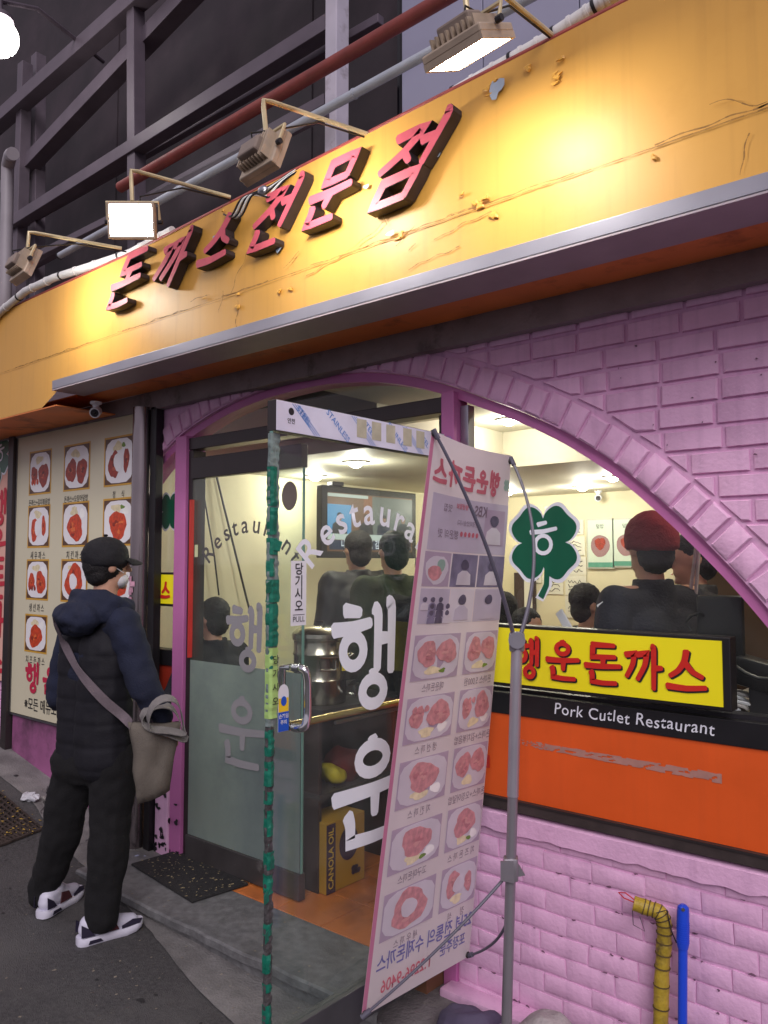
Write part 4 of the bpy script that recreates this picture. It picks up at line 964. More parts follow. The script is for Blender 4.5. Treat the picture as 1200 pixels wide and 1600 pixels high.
pr = [(.08, .205, .36, .266), (.375, .205, .665, .266), (.68, .205, 1., .266), (.08, .270, .39, .332), (.40, .270, .665, .332), (.675, .270, 1., .332)]
for i, (a0, b0, a1, b1) in enumerate(pr):
    o = bpatch(a0, b0, a1, b1, .0015, 'photo_print', [P_lav, P_dark2, P_dark2, P_lav2, P_plate, P_lav2][i], na=4, nb=4)
    if i == 0:
        for nm, cx, cy, rx, ry, m in (('plate', .22, .236, .115, .027, P_plate), ('cutlet', .20, .242, .07, .014, P_cut), ('salad', .26, .228, .04, .012, P_grn)):
            MB().add([bf(x, y, .0025 + (.0006 if nm != 'plate' else 0)) for x, y in blob_poly(cx, cy, rx, ry, 3, 18, .1)], [tuple(range(18))]).build(nm, m, o)
    elif i == 3:
        for k in range(9): figure_print(a0+.05+(k*.083) % .25, b0+.025+.012*(k//3), .45, [P_plate, P_dark2, P_dark][k % 3], o)
    else: figure_print((a0+a1)/2, (b0+b1)/2, .9, P_plate if i < 3 else P_lav2, o)
fr5 = [(.352, .432, 2, 2), (.462, .542, 4, 4), (.572, .655, 1, 2), (.688, .768, 1, 1), (.800, .882, 5, 3)]
cl1 = ['매운돈까스', '생 선 까 스', '치 킨 까 스', '고구마돈까스', '새 우 까 스']; cl2 = ['돈까스 5,000원', '돈까스+김치볶음밥', '돈까스+오징어덮밥', '치 즈 돈 까 스', '정      식']
for i, (b0, b1, k1, k2) in enumerate(fr5):
    for (a0, a1, kd, cap_) in ((.075, .56, k1, cl1[i]), (.62, .985, k2, cl2[i])):
        food(ba, bf, a0, b0, a1, b1, kd, i*5+int(a0*10), (P_lav, P_plate, P_cut, P_cut), .003, gold=False)
        btext(cap_, .034, P_ink, (a0+a1)/2, b1+.016, wscale=.85)
btext('25년 전통의 수제돈까스', .066, P_blue, .53, .922, bold=.012, wscale=.82); btext('포장주문', .052, P_blue, .80, .957, bold=.012, wscale=.8); btext('T.2296-9406', .062, P_red, .37, .965, bold=.012, wscale=.86)
for a, b in ((.02, .005), (.98, .012), (.02, .995), (.98, .995)):
    c = bf(a, b, .002); MB().lathe(c, [(.011, -.003), (.013, 0), (.011, .003), (.005, .003)], 14, axis=bf.N).build('eyelet', M_darkbrown, ba)
st = thing('banner_stand', 'grey metal pole stand with four thin arms holding the pale banner', 'stand', (-1.54, -.32, -.2))
M_pole = mat('grey_pole', S(150, 146, 152), .36, .6, var=.06)
M_rod = mat('grey_fibre_rod', S(92, 90, 104), .4, var=.06)
pb, ph_ = Vector((-1.545, -.330, -.2)), Vector((-1.502, -.295, 1.255))
MB().tube([pb, pb.lerp(ph_, .66), ph_], .0185, 16).build('pole', M_pole, st, True)
MB().tube([pb.lerp(ph_, .64), ph_+(ph_-pb)*.005], .0205, 16).build('upper_sleeve', mat('pale_sleeve', S(176, 172, 180), .35, .6, var=.05), st, True)
vd = (CAM-ph_).normalized(); vd.z = 0; vd.normalize()
hb = MB().obox(ph_+Vector((0, 0, .02)), _r*.028, vd*.020, Vector((0, 0, .036)), .010).build('hub', M_pole, st, True)
MB().tube([ph_+vd*.018+Vector((0, 0, .028)), ph_+vd*.032+Vector((0, 0, .028))], .030, 18).build('hub_disc', mat('hub_grey', S(128, 126, 134), .4, .3), hb, True)
def rod(a, b, sag, r0, r1, name='arm'):
    a, b = Vector(a), Vector(b); P = [a.lerp(b, t) + sag*(4*t*(1-t)) for t in np.linspace(0, 1, 14)]
    MB().tube(P, [r0+(r1-r0)*t for t in np.linspace(0, 1, 14)], 8).build(name, M_rod, st, True)
    MB().tube([P[-1]-(P[-1]-P[-2]).normalized()*.025, P[-1]+(P[-1]-P[-2]).normalized()*.012], .0095, 8).build('rod_tip', M_rod, st, True)
hubt = ph_+vd*.012+Vector((0, 0, .045))
rod(hubt - _r*.012, bf(.015, .004, .008), bf.N*.03, .008, .0055); rod(hubt+_r*.014, bf(.985, .010, .008), bf.N*.06+Vector((.0, .03, 0)), .008, .0055)
mid = pb.lerp(ph_, .468)
MB().obox(mid, _r*.026, vd*.024, Vector((0, 0, .04)), .006).build('clamp', M_pole, st, True)
MB().prism([mid+vd*.026+_r*(-.036)+Vector((0, 0, .036)), mid+vd*.026-_r*.036+Vector((0, 0, -.03)), mid+vd*.026+_r*.012+Vector((0, 0, -.04)), mid+vd*.026+_r*.010+Vector((0, 0, .036))], vd*.006).build('clamp_plate', M_pole, st)
MB().prism([mid+_r*.026+Vector((0, 0, .02)), mid+_r*.050+Vector((0, 0, -.02)), mid+_r*.026+Vector((0, 0, -.025))], vd*.012).build('clamp_wing', M_pole, st)
rod(mid-_r*.02+Vector((0, 0, -.03)), bf(.015, .996, .006), bf.N*.02, .006, .005); rod(mid+vd*.0+Vector((0, 0, -.08)), bf(.985, .996, .006), Vector((.05, 0, -.02)), .006, .005)
MB().tube([pb+Vector((0, 0, .075)), pb+Vector((0, 0, .14))], .026, 14).build('base_collar', M_chrome, st, True)
MB().lathe(pb, [(.16, 0), (.17, .012), (.16, .03), (.05, .05), (.03, .09)], 24).build('base', M_dark, st, True)
# cloth bag and rock that weigh the stand down
mb = MB().ell((-1.70, -.28, -.17), (.17, .11, .085), 20, 12)
cl_ = thing('weight_bag', 'dark violet cloth bag slumped over the foot of the banner stand', 'bag', (-1.70, -.28, -.2))
bsolid('cloth', mb, mat('violet_cloth', S(82, 74, 98), .8, var=.15, bump=.3), cl_, .012, 3, .02, 11)
rk = thing('rock', 'rough pale grey rock on the ground beside the banner pole', 'rock', (-1.41, -.24, -.2))
mb = MB().ell((-1.41, -.245, -.13), (.135, .11, .118), 20, 12).ell((-1.33, -.24, -.15), (.10, .09, .08), 14, 10)
bsolid('stone', mb, mat('pale_rock', S(168, 160, 160), .85, var=.18, scale=14, bump=.8, bscale=50), rk, .010, 2, .022, 9)

# ------------------------------------------------------------------ yellow wrapped pipe and blue pole by the wall
yp = thing('wrapped_pipe', 'bent yellow taped pipe standing against the pink brick wall', 'pipe', (-1.2, -.06, -.2))
a = [atY(1030, 1610, -.07)+Vector((0, 0, -.3)), atY(1032, 1610, -.07), atY(1034, 1520, -.06), atY(1038, 1470, -.055), atY(1038, 1438, -.055), atY(1030, 1424, -.06), atY(1010, 1418, -.07), atY(990, 1411, -.085)]
Q = []
for i in range(len(a)-1):
    for k in range(10): Q.append(a[i].lerp(a[i+1], k/10))
Q.append(a[-1])
for _ in range(10): Q = [Q[0]] + [(Q[i-1]+Q[i]*2+Q[i+1])/4 for i in range(1, len(Q)-1)] + [Q[-1]]
M_yp = mat('yellow_tape', S(176, 150, 44), .5, var=.25, scale=24, bump=.4, bscale=60, dirt=S(92, 78, 40), dscale=12, dlo=.5, dhi=.65)
MB().tube(Q, [.025+.003*noise.noise(p*30) for p in Q], 14).build('pipe', M_yp, yp, True)
for i in range(2, 64, 4):
    d = (Q[i+1]-Q[i]).normalized(); tilt = Vector((rn.uniform(-.15, .15), rn.uniform(-.15, .15), .3)); q = d.cross(Vector((0, 1, 0)))
    MB().tube([Q[i]-(d+tilt*.2)*.0018, Q[i]+(d+tilt*.2)*.0018], .0275, 14).build('tape_ring', mat('dark_tape', S(86, 70, 36), .6, var=.3), yp)
w0 = Q[-1]; MB().tube([w0+Vector((.01, -.01, .015)), w0+Vector((-.02, -.02, .035)), w0+Vector((-.045, -.02, .03)), w0+Vector((-.03, -.01, .012)), w0+Vector((.005, -.005, .005))], .0022, 6).build('red_tie', mat('red_wire', S(190, 36, 40)), yp, True)
MB().tube([w0+Vector((0, -.01, -.02)), w0+Vector((.01, -.03, -.06)), w0+Vector((.05, -.03, -.07)), w0+Vector((.03, -.02, -.03))], .0014, 5).build('thin_wire', M_dark, yp)
MB().tube([Q[55]+Vector((.02, -.02, .0)), Q[50]+Vector((.034, -.015, .02)), Q[40]+Vector((.03, -.012, -.02)), Q[36]+Vector((.045, -.012, -.03))], .0022, 5).build('thin_wire', M_dark, yp)
bp_ = thing('blue_pole', 'bright blue plastic mop handle leaning on the pink brick wall', 'mop handle', (-1.13, -.05, -.2))
M_bl = mat('blue_plastic', S(28, 72, 206), .35, var=.05)
q0, q1, q2 = atY(1064, 1612, -.085)+Vector((0, -.01, -.3)), atY(1067, 1480, -.07), atY(1067.5, 1412, -.062)
MB().tube([q0, q1], .0150, 14).build('shaft', M_bl, bp_, True)
d = (q2-q1).normalized(); mb = MB().tube([q1-d*.004, q1+d*.01, q1.lerp(q2, .8), q2-d*.01, q2-d*.002], [.017, .0195, .020, .018, .009], 14)
gp = mb.build('grip', M_bl, bp_, True)
for k in range(10): MB().tube([q1.lerp(q2, .12+.05*k)-d*.002, q1.lerp(q2, .12+.05*k)+d*.002], .0208, 14).build('ridge', M_bl, gp)
hc = q1.lerp(q2, .86); MB().tube([hc + (hc-CAM).normalized()*-.021, hc + (hc-CAM).normalized()*-.0185], .006, 10).build('hang_hole', M_dark, gp)

# ------------------------------------------------------------------ mat, grate, litter
q = [atZ(205, 1352, -.096), atZ(300, 1411, -.096), atZ(388, 1383, -.096), atZ(290, 1327, -.096)]
M_rub = mat('rubber_mat', (.020, .019, .020), .85, var=.5, scale=60, bump=1., bscale=200)
dm = thing('doormat', 'black rubber doormat with crumbs on the granite step', 'doormat', q[0])
MB().slab(q, (0, 0, .011), .004).build('mat', M_rub, dm)
mb = MB()
for i in range(150):
    u, v = rn.random(), rn.random(); p = q[0].lerp(q[1], u).lerp(q[3].lerp(q[2], u), v) + Vector((0, 0, .0125)); a = rn.random()*6.3; l_ = rn.uniform(.002, .008); d = Vector((math.cos(a), math.sin(a), 0))*l_; e2 = Vector((-d.y, d.x, 0))*rn.uniform(.2, .6)
    mb.quad(p-d-e2, p+d-e2, p+d+e2+Vector((0, 0, .002)), p-d+e2)
tag(mb.build('crumbs', mat('pale_crumbs', S(160, 146, 112), .8, var=.3, scale=50), dm), kind='stuff')
def onG(x, y, dz=.0): return Vector((x, y, gz(x)+dz))
gr = thing('drain_grate', 'rusty iron drain grate with yellow leaf scraps set in the pavement', 'drain grate', atG(20, 1290))
A_ = [atG(-70, 1300), atG(-5, 1236), atG(66, 1298), atG(0, 1324)]
A_ = [Vector((p.x, p.y, gz(p.x)+.012)) for p in A_]
M_iron = mat('rusty_iron', (.06, .045, .038), .7, .4, var=.4, scale=30, bump=.5)
mb = MB().prism([p - Vector((0, 0, .008)) for p in A_], (0, 0, .003)); mb.build('pit', mat('pit_dark', (.012, .011, .011), .9), gr)
for k in range(12):
    t = k/11; MB().obox((A_[0].lerp(A_[3], t)+A_[1].lerp(A_[2], t))/2, (A_[1].lerp(A_[2], t)-A_[0].lerp(A_[3], t))/2, (A_[3]-A_[0]).normalized()*.006, (0, 0, .006)).build('bar', M_iron, gr)
    MB().obox((A_[0].lerp(A_[1], t)+A_[3].lerp(A_[2], t))/2+Vector((0, 0, .001)), (A_[3].lerp(A_[2], t)-A_[0].lerp(A_[1], t))/2, (A_[1]-A_[0]).normalized()*.008, (0, 0, .005)).build('cross_bar', M_iron, gr)
mb = MB()
for i in range(90):
    u, v = rn.random()*.6+.4, rn.random(); p = A_[0].lerp(A_[1], u).lerp(A_[3].lerp(A_[2], u), v) + Vector((rn.gauss(0, .02), rn.gauss(0, .02), .007)); a = rn.random()*6.3; d = Vector((math.cos(a), math.sin(a), 0))*rn.uniform(.004, .014); e2 = Vector((-d.y, d.x, 0))*.6
    mb.quad(p-d, p-e2, p+d+Vector((0, 0, .004)), p+e2)
tag(mb.build('leaf_scraps', mat('yellow_leaf', S(170, 140, 60), .8, var=.4, scale=40), gr), kind='stuff')
def crumple(px, py, r, label, m, sd_):
    p = atG(px, py); t = thing('litter', label, 'litter', p)
    mb = MB().ell(p+Vector((0, 0, r*.3)), (r*1.3, r*.8, r*.42), 18, 12); rr = random.Random(sd_)
    for v in mb.v: v += Vector([noise.noise(v*28+Vector((sd_, k*7, 0)))*r*.5 for k in range(3)])
    mb.build('scrap', m, t)
M_pap = mat('paper_scrap', S(190, 190, 196), .6, var=.12, scale=30)
crumple(48, 1248, .055, 'crumpled white paper scrap nearest the drain grate on the pavement', M_pap, 1)
crumple(76, 1250, .042, 'crumpled grey paper scrap behind the white scrap on the pavement', mat('grey_scrap', S(140, 136, 132), .7, var=.2, scale=30), 2)
crumple(217, 1345, .04, 'torn pale blue wrapper at the foot of the steel column', mat('blue_white_wrapper', S(176, 184, 210), .5, var=.15, scale=30), 3)
mb = MB()
for i in range(110):                             # trodden gum and oil spots
    x = rn.uniform(-5.5, -1.3); y = rn.uniform(-2.0, -.05)
    if -4.2 < x < -1.9 and y > -.56: continue
    z = gz(x) + (.0125 if y > yedge(x)-.03 else .0035); r_ = rn.uniform(.006, .022); mb.add([(a, b, z) for a, b in blob_poly(x, y, r_, r_*.8, i, 9, .25)], [tuple(range(9))])
tag(mb.build('gum_spots', mat('dark_gum', (.028, .026, .027), .7, var=.2)), 'dark trodden gum spots on the alley ground', 'gum', kind='stuff')
mb = MB()
for (x0, y0, x1, y1) in ((-5.2, -.1, -4.9, -.3), (-4.3, -.1, -4.5, -.36)):
    for i in range(40):
        f = lambda t: Vector((x0+(x1-x0)*t + .03*noise.noise(Vector((t*5, x0, y0))), y0+(y1-y0)*t + .04*noise.noise(Vector((t*6, x0, 7))), 0)); p, q = f(i/40), f((i+1)/40)
        w_ = .002+.0015*noise.noise(Vector((i*.5, x0, 0))); d = (q-p).normalized(); e2 = Vector((-d.y, d.x, 0))*w_
        for v in (p, q): v.z = gz(v.x) + (.0125 if v.y > yedge(v.x)-.03 else .0035)
        mb.quad(p-e2, q-e2, q+e2, p+e2)
tag(mb.build('ground_cracks', mat('crack_black', (.014, .013, .013), .9)), 'fine dark cracks across pavement and road', 'cracks', kind='stuff')
mb = MB()
for i in range(900):
    x = rn.uniform(-6, -1.2); y = rn.uniform(-2.2, -.02); 
    onstep = -4.14 < x < -1.99 and y > -.49
    z = -.0995 if onstep else gz(x)+(.0068 if y > yedge(x) else .002); p = Vector((x, y, z)); a = rn.random()*6.3; d = Vector((math.cos(a), math.sin(a), 0))*rn.uniform(.0015, .006); e2 = Vector((-d.y, d.x, 0))*rn.uniform(.3, .9)
    if onstep and y > -.14: continue
    mb.quad(p-d-e2, p+d-e2, p+d+e2+Vector((0, 0, .002)), p-d+e2)
tag(mb.build('grit', mat('pale_grit', S(140, 130, 116), .8, var=.4, scale=60)), 'pale crumbs and grit scattered over step and road', 'grit', kind='stuff')

# ------------------------------------------------------------------ interior shell
M_ceil = mat('ceiling_paint', S(206, 200, 180), .6, var=.05, scale=2)
M_void = mat('dark_ceiling_void', S(84, 78, 76), .6, var=.2, scale=4)
struct('interior_wall', MB().box((-4.72, .14, -.1), (-4.62, 4.4, 2.6)), M_ivory)
struct('rear_wall', MB().box((-4.62, 4.25, -.1), (1.2, 4.35, 2.6)), M_ivory)
struct('side_wall', MB().box((1.0, .14, -.1), (1.1, 4.25, 2.6)), M_ivory)
struct('low_ceiling', MB().box((-4.62, 1.98, 2.22), (1.0, 4.25, 2.60)), M_ceil)
struct('low_ceiling_entry', MB().box((-4.62, .62, 2.22), (-2.95, 1.979, 2.60)), M_ceil)
struct('high_ceiling', MB().box((-2.949, .14, 2.47), (1.0, 1.979, 2.60)), M_ceil)
struct('ceiling_void', MB().box((-4.62, .14, 2.56), (-2.95, .619, 2.60)), M_void)
tag(MB().box((-3.8, .30, 2.32), (-2.4, .60, 2.36)).build('ceiling_duct', mat('galvanised_duct', S(180, 180, 182), .3, .8, var=.15, scale=6)), 'shiny galvanised duct in the dark gap above the entrance transom', 'duct')
tag(MB().box((-1.36, 1.2, -.1), (.98, 1.25, 2.46)).build('partition', mat('brown_curtain', S(96, 76, 52), .7, var=.15, scale=6)), 'plain brown partition at the end of the arched window', 'partition')
M_lamp = mat('warm_bulb', (1, .86, .6), .5, emit=30, ecol=(1, .84, .58))
def downlight(x, y, z, pw_, label, vis=True):
    t = thing('downlight', label, 'ceiling light', (x, y, z), 'recessed ceiling lights of the dining room')
    MB().lathe((x, y, z), [(.085, -.001), (.088, -.012), (.06, -.014), (.055, -.004)], 20).build('rim', M_white, t, True)
    MB().ell((x, y, z-.016), (.045, .045, .026)).build('bulb', M_lamp, t, True)
    ld = bpy.data.lights.new('downlight_glow', 'POINT'); ld.energy = pw_; ld.shadow_soft_size = .06; ld.color = (1, .94, .82)
    lo = bpy.data.objects.new('downlight_glow', ld); COL.objects.link(lo); lo.parent = t; lo.location = (0, 0, -.09)
PW = 9.5
p = atZ(795, 655, 2.47); downlight(p.x, p.y, 2.47, PW*1.2, 'warm ceiling light closest to the arch, above the clover sticker')
p = atZ(910, 760, 2.22); downlight(p.x, p.y, 2.22, PW*1.3, 'warm ceiling light near the posters on the rear wall')
p = atZ(493, 743, 2.22); downlight(p.x, p.y, 2.22, PW*1.2, 'warm ceiling light just before the wall television')
for x, y, z, l_ in ((-3.5, 1.05, 2.22, 'ceiling light above the counter inside the glass entrance'), (-2.6, 3.0, 2.22, 'ceiling light over the middle tables of the dining room'), (-.75, .75, 2.47, 'unseen ceiling light added to brighten the far end of the window counter'), (-3.9, 3.6, 2.22, 'ceiling light in the far corner of the dining room')):  # the one at the window counter is added to brighten its dark end
    downlight(x, y, z, PW*1.3, l_)

# television on the side wall, turned to the entrance
tv = thing('television', 'wall television showing a news studio with four seated people', 'television', atS(575, 812, 6.3))
tA, tB, tC = atS(503, 757, 5.95), atS(650, 768, 6.75), atS(503, 862, 5.95)
tR = (tB-tA); tR.z = 0; tW = tR.length; tR.normalize(); tN = Vector((tR.y, -tR.x, 0)); tH = .545
tf = Fr(Vector((tA.x, tA.y, tA.z-tH)), tR, (0, 0, 1), tN)
MB().obox(tf(tW/2, tH/2, -.03), tR*(tW/2), Vector((0, 0, tH/2)), tN*.03, .006).build('casing', M_black, tv)
MB().tube([tf(tW/2, tH/2, -.06), tf(tW/2, tH/2, -.30)], .05, 10).build('wall_bracket', M_dark, tv)
def scr(n_, col, k=1.0): return mat('screen_'+n_, (.004, .004, .005), .3, emit=k*.95, ecol=col, var=.0)
sx, sy = .055, .05; W_, H_ = tW-2*sx, tH-2*sy
R_ = lambda a0, b0, a1, b1, off, m, n_, par: frect(tf, sx+a0*W_, sy+b0*H_, sx+a1*W_, sy+b1*H_, off).build(n_, m, par)
sp = R_(0, 0, 1, 1, .002, scr('wood', S(120, 84, 58), .8), 'screen', tv)
R_(.0, .30, .26, .80, .003, scr('blue', S(70, 150, 200), .8), 'studio_backdrop', sp); R_(.50, .2, 1, .98, .003, scr('grey', S(112, 118, 110), .8), 'studio_wall', sp); R_(.40, .2, .50, .98, .0035, scr('brown', S(150, 94, 60), .8), 'wood_strip', sp)
R_(0, .20, 1, .30, .0045, scr('desk', S(190, 200, 190), .9), 'news_desk', sp); R_(.02, .03, .98, .19, .0045, scr('caption', S(34, 50, 74), .8), 'caption_bar', sp); R_(.0, .93, .45, .985, .0045, scr('desk', S(190, 200, 190)), 'headline', sp)
for cx, c_ in ((.13, (40, 40, 50)), (.43, (46, 46, 54)), (.64, (52, 56, 76)), (.88, (60, 62, 74))):
    pts = [(cx-.085, .28), (cx-.075, .46), (cx-.03, .52), (cx+.03, .52), (cx+.075, .46), (cx+.085, .28)]
    fpoly(tf, [(sx+a*W_, sy+b*H_) for a, b in pts], .004).build('presenter_torso', scr('suit%d' % c_[2], S(*c_), .6), sp)
    fpoly(tf, [(sx+(cx+.028*math.cos(t))*W_, sy+(.585+.065*math.sin(t))*H_) for t in np.linspace(0, 2*PI, 14, endpoint=False)], .0042).build('presenter_head', scr('face', S(170, 130, 110), .7), sp)
    fpoly(tf, [(sx+(cx+.031*math.cos(t))*W_, sy+(.605+.062*math.sin(t))*H_) for t in np.linspace(0, PI, 10)], .0044).build('presenter_hair', scr('hair', S(28, 26, 30), .5), sp)
text('내일 인민회의 김정은 등장?', .075, scr('white', S(226, 230, 236), .9), sp, tf, tW/2, sy+.115*H_, .006, bold=.015, wscale=.82)
bx = tag(MB().obox(tf(.17, tH+.018, -.03), tR*.06, Vector((0, 0, .016)), tN*.03, .004).build('set_top_box', M_dark), 'small black set-top box on the upper edge of the television', 'set-top box')

# counter behind the closed leaf with its shelves
co = thing('counter', 'dark serving counter with open shelves just inside the entrance', 'counter', (-3.1, .9, -.1))
M_ctop = mat('dark_counter_top', S(62, 58, 58), .3, var=.15, scale=9); M_cw = mat('dark_counter_wood', S(58, 42, 38), .6, var=.2, scale=7)
MB().box((-3.40, .12, .775), (-2.88, 1.9, .81), .004).build('top', M_ctop, co); MB().box((-3.40, .12, .36), (-2.90, 1.9, .385)).build('shelf', M_ctop, co)
MB().box((-3.42, .12, -.1), (-3.39, 1.9, .774)).build('back_board', M_cw, co)
for y in (.12, .72, 1.3, 1.87): MB().box((-3.388, y, -.1), (-2.91, y+.025, .359), .002).build('upright', M_cw, co); MB().box((-3.388, y, .386), (-2.91, y+.025, .774), .002).build('upright', M_cw, co)
MB().tube([(-2.87, .2, .74), (-2.87, 1.8, .74)], .010, 8).build('rail', M_steel, co)
ur = thing('water_urn', 'stainless steel water urn with clamped lid on the dark counter', 'urn', (-3.06, .30, .81)); U0 = Vector((-3.08, .30, .81))
M_urn = mat('urn_steel', S(182, 174, 160), .2, 1., var=.06)
MB().lathe(U0, [(.135, .0), (.142, .012), (.142, .12), (.146, .127), (.142, .134), (.142, .25), (.147, .256), (.147, .266), (.142, .272), (.142, .33), (.15, .336), (.15, .348)], 32).build('body', M_urn, ur, True)
ld_ = MB().lathe(U0, [(.152, .35), (.15, .37), (.12, .395), (.06, .405), (.02, .408)], 32).build('lid', M_urn, ur, True)
MB().tube([U0+Vector((-.03, 0, .405)), U0+Vector((-.025, 0, .43)), U0+Vector((.025, 0, .43)), U0+Vector((.03, 0, .405))], .006, 8).build('knob', M_black, ld_, True)
for a in (-.5, .9, 2.4): 
    d = Vector((math.cos(a), math.sin(a), 0)); e2 = Vector((-d.y, d.x, 0)); c = U0 + d*.146 + Vector((0, 0, .235))
    MB().tube([c-e2*.045, c-e2*.045+d*.03+Vector((0, 0, .02)), c+e2*.045+d*.03+Vector((0, 0, .02)), c+e2*.045, c+e2*.04+Vector((0, 0, -.05)), c-e2*.04+Vector((0, 0, -.05))], .006, 8, closed=True).build('handle', M_urn, ur, True)
d = Vector((.95, -.05, 0)).normalized(); e2 = Vector((-d.y, d.x, 0)); c = U0+d*.148+Vector((0, 0, .22)); MB().obox(c+e2*.045, e2*.022, Vector((0, 0, .045)), d*.002).build('sticker', mat('yellow_sticker', S(236, 206, 50), .5), ur)
MB().tube([U0+d*.14+e2*.07+Vector((0, 0, .05)), U0+d*.2+e2*.07+Vector((0, 0, .05)), U0+d*.2+e2*.07+Vector((0, 0, .10))], .009, 8).build('tap', M_chrome, ur, True)
bw = atZ(536, 1066, .83); bo_ = thing('bowl', 'shallow white bowl on the counter beside the steel urn', 'bowl', bw)
MB().lathe((bw.x, bw.y, .811), [(.035, 0), (.07, .018), (.098, .045), (.094, .045), (.066, .022), (.03, .008)], 24).build('bowl', mat('white_ceramic', S(226, 224, 216), .2), bo_, True)
for (px, py, h, r_, m, n_, l_, c_) in ((549, 1066, .17, .022, mat('orange_plastic', S(226, 96, 30), .4), 'orange_bottle', 'orange plastic bottle standing behind the white bowl', 'bottle'), (530, 1040, .15, .03, mat('violet_plastic', S(64, 54, 140), .4), 'violet_cup', 'violet plastic cup on the counter behind the steel urn', 'cup')):
    p = atZ(px, py, .812); t = thing(n_, l_, c_, p); MB().lathe(p, [(r_*.8, 0), (r_, .01), (r_, h*.75), (r_*.6, h*.9), (r_*.5, h), (r_*.3, h)], 16).build('body', m, t, True)
ob_ = thing('oil_box', 'yellow canola oil carton with dark round emblem on the tiled floor', 'carton', (-2.86, .2, -.1))
MB().box((-3.06, .13, -.098), (-2.862, .42, .25), .003).build('carton', mat('carton_yellow', S(176, 132, 36), .55, var=.08), ob_)
of = Fr((-2.8605, .13, -.098), (0, 1, 0), (0, 0, 1), (1, 0, 0)); frect(of, .0, .0, .065, .34, .001).build('violet_band', mat('carton_violet', S(58, 34, 66), .5), ob_)
text('CANOLA OIL', .05, mat('carton_gold', S(226, 190, 70), .5), ob_, of, .033, .17, .0025, bold=.015, ang=PI/2)
fpoly(of, [(.165+.072*math.cos(t), .215+.085*math.sin(t)) for t in np.linspace(0, 2*PI, 24, endpoint=False)], .001).build('round_emblem', mat('carton_violet', S(58, 34, 66)), ob_)
for k in range(5): fpoly(of, blob_poly(.20+.02*(k % 3), .06+.02*(k//3), .016, .014, k, 10), .0012).build('leaf_mark', mat('carton_violet', S(58, 34, 66)), ob_)
for i, (y, z, rr_, m, l_) in enumerate(((.45, .386, .09, mat('dark_red_sack', S(96, 30, 30), .7, var=.3, scale=20), 'dark red vegetable sack on the counter shelf'), (.75+.15, .386, .08, mat('brown_sack', S(90, 66, 50), .7, var=.3, scale=20), 'brown paper sack further along the counter shelf'), (.33, .386, .055, mat('yellow_bag', S(190, 170, 40), .6, var=.3, scale=20), 'yellow plastic bag at the near end of the counter shelf'))):
    t = thing('sack', l_, 'sack', (-3.05, y, z)); mb = MB().ell((-3.05+.02*i, y, z+rr_*.8), (rr_*1.3, rr_*1.3, rr_), 16, 10)
    for v in mb.v: v += Vector([noise.noise(v*14+Vector((i*9, k*5, 0)))*.03 for k in range(3)])
    mb.build('sack_cloth', m, t, 'all')
cr = thing('tray', 'dark plastic tray pushed in at the back of the low shelf space', 'tray', (-3.1, .9, -.1)); MB().box((-3.35, .75, -.099), (-2.98, 1.25, .12), .02).build('tray', mat('dark_brown_plastic', S(52, 38, 36), .5), cr)
tag(MB().tube([atX(312, 735, -4.6), atX(335, 870, -4.55), atX(342, 930, -4.55)], .006, 6).build('wall_lead', M_dark), 'thin straight cord hanging on the cream wall', 'cord')
tag(MB().tube([atX(336, 735, -4.6), atX(352, 800, -4.58), atX(384, 930, -4.55), atX(398, 985, -4.5)], .008, 6).build('wall_lead', M_dark), 'thick slanting cord with a weight on the cream wall', 'cord')

# rear wall: posters, written notes, camera
def sheet_on(px0, py0, px1, py1, Yp): a, b = atY(px0, py1, Yp), atY(px1, py0, Yp); return a.x, a.z, b.x, b.z
RY = 4.245
M_post = mat('poster_pale_green', S(206, 220, 206), .5, var=.03); M_pgr = mat('poster_green', S(84, 150, 130), .5)
for (q, l_) in (((921, 812, 958, 886), 'framed pale green poster with a bowl of food on the rear wall'), ((961, 811, 1000, 884), 'framed pale green poster half hidden behind the red beanie')):
    x0, z0, x1, z1 = sheet_on(*q, RY); t = thing('poster', l_, 'poster', (x0, RY, z0)); MB().box((x0-.015, RY-.02, z0-.015), (x1+.015, RY-.002, z1+.015)).build('frame', mat('thin_frame', S(190, 192, 180), .4), t)
    f_ = Fr((x0, RY-.021, z0), (1, 0, 0), (0, 0, 1), (0, -1, 0)); ww, hh = x1-x0, z1-z0; pp_ = frect(f_, 0, 0, ww, hh, .001).build('print', M_post, t)
    frect(f_, 0, 0, ww, hh*.1, .002).build('green_band', M_pgr, pp_); fpoly(f_, blob_poly(ww*.5, hh*.45, ww*.38, hh*.24, 4, 20, .05), .002).build('dish', mat('dish_mauve', S(150, 116, 120), .5), pp_); fpoly(f_, blob_poly(ww*.5, hh*.5, ww*.2, hh*.14, 8, 16, .2), .003).build('food', M_cutlet2, pp_); text('덮밥', hh*.1, M_ink, pp_, f_, ww*.5, hh*.86, .003)
M_note = mat('note_paper', S(226, 224, 210), .6, var=.03)
notes = [(852, 790, 872, 838), (878, 812, 912, 836), (878, 838, 914, 868), (880, 870, 916, 898), (848, 900, 880, 928), (884, 899, 916, 930), (884, 932, 916, 965), (820, 880, 846, 910)]
NL = ['narrow note highest in the cluster, partly behind the clover', 'signed note left of the framed posters, topmost in its column', 'signed note second from the top of its column by the posters', 'signed note third from the top of its column by the posters', 'signed note below the clover stem', 'signed note fourth in its column above the seated man', 'lowest signed note behind the head of the seated man', 'small signed note peeking out below the clover leaf']
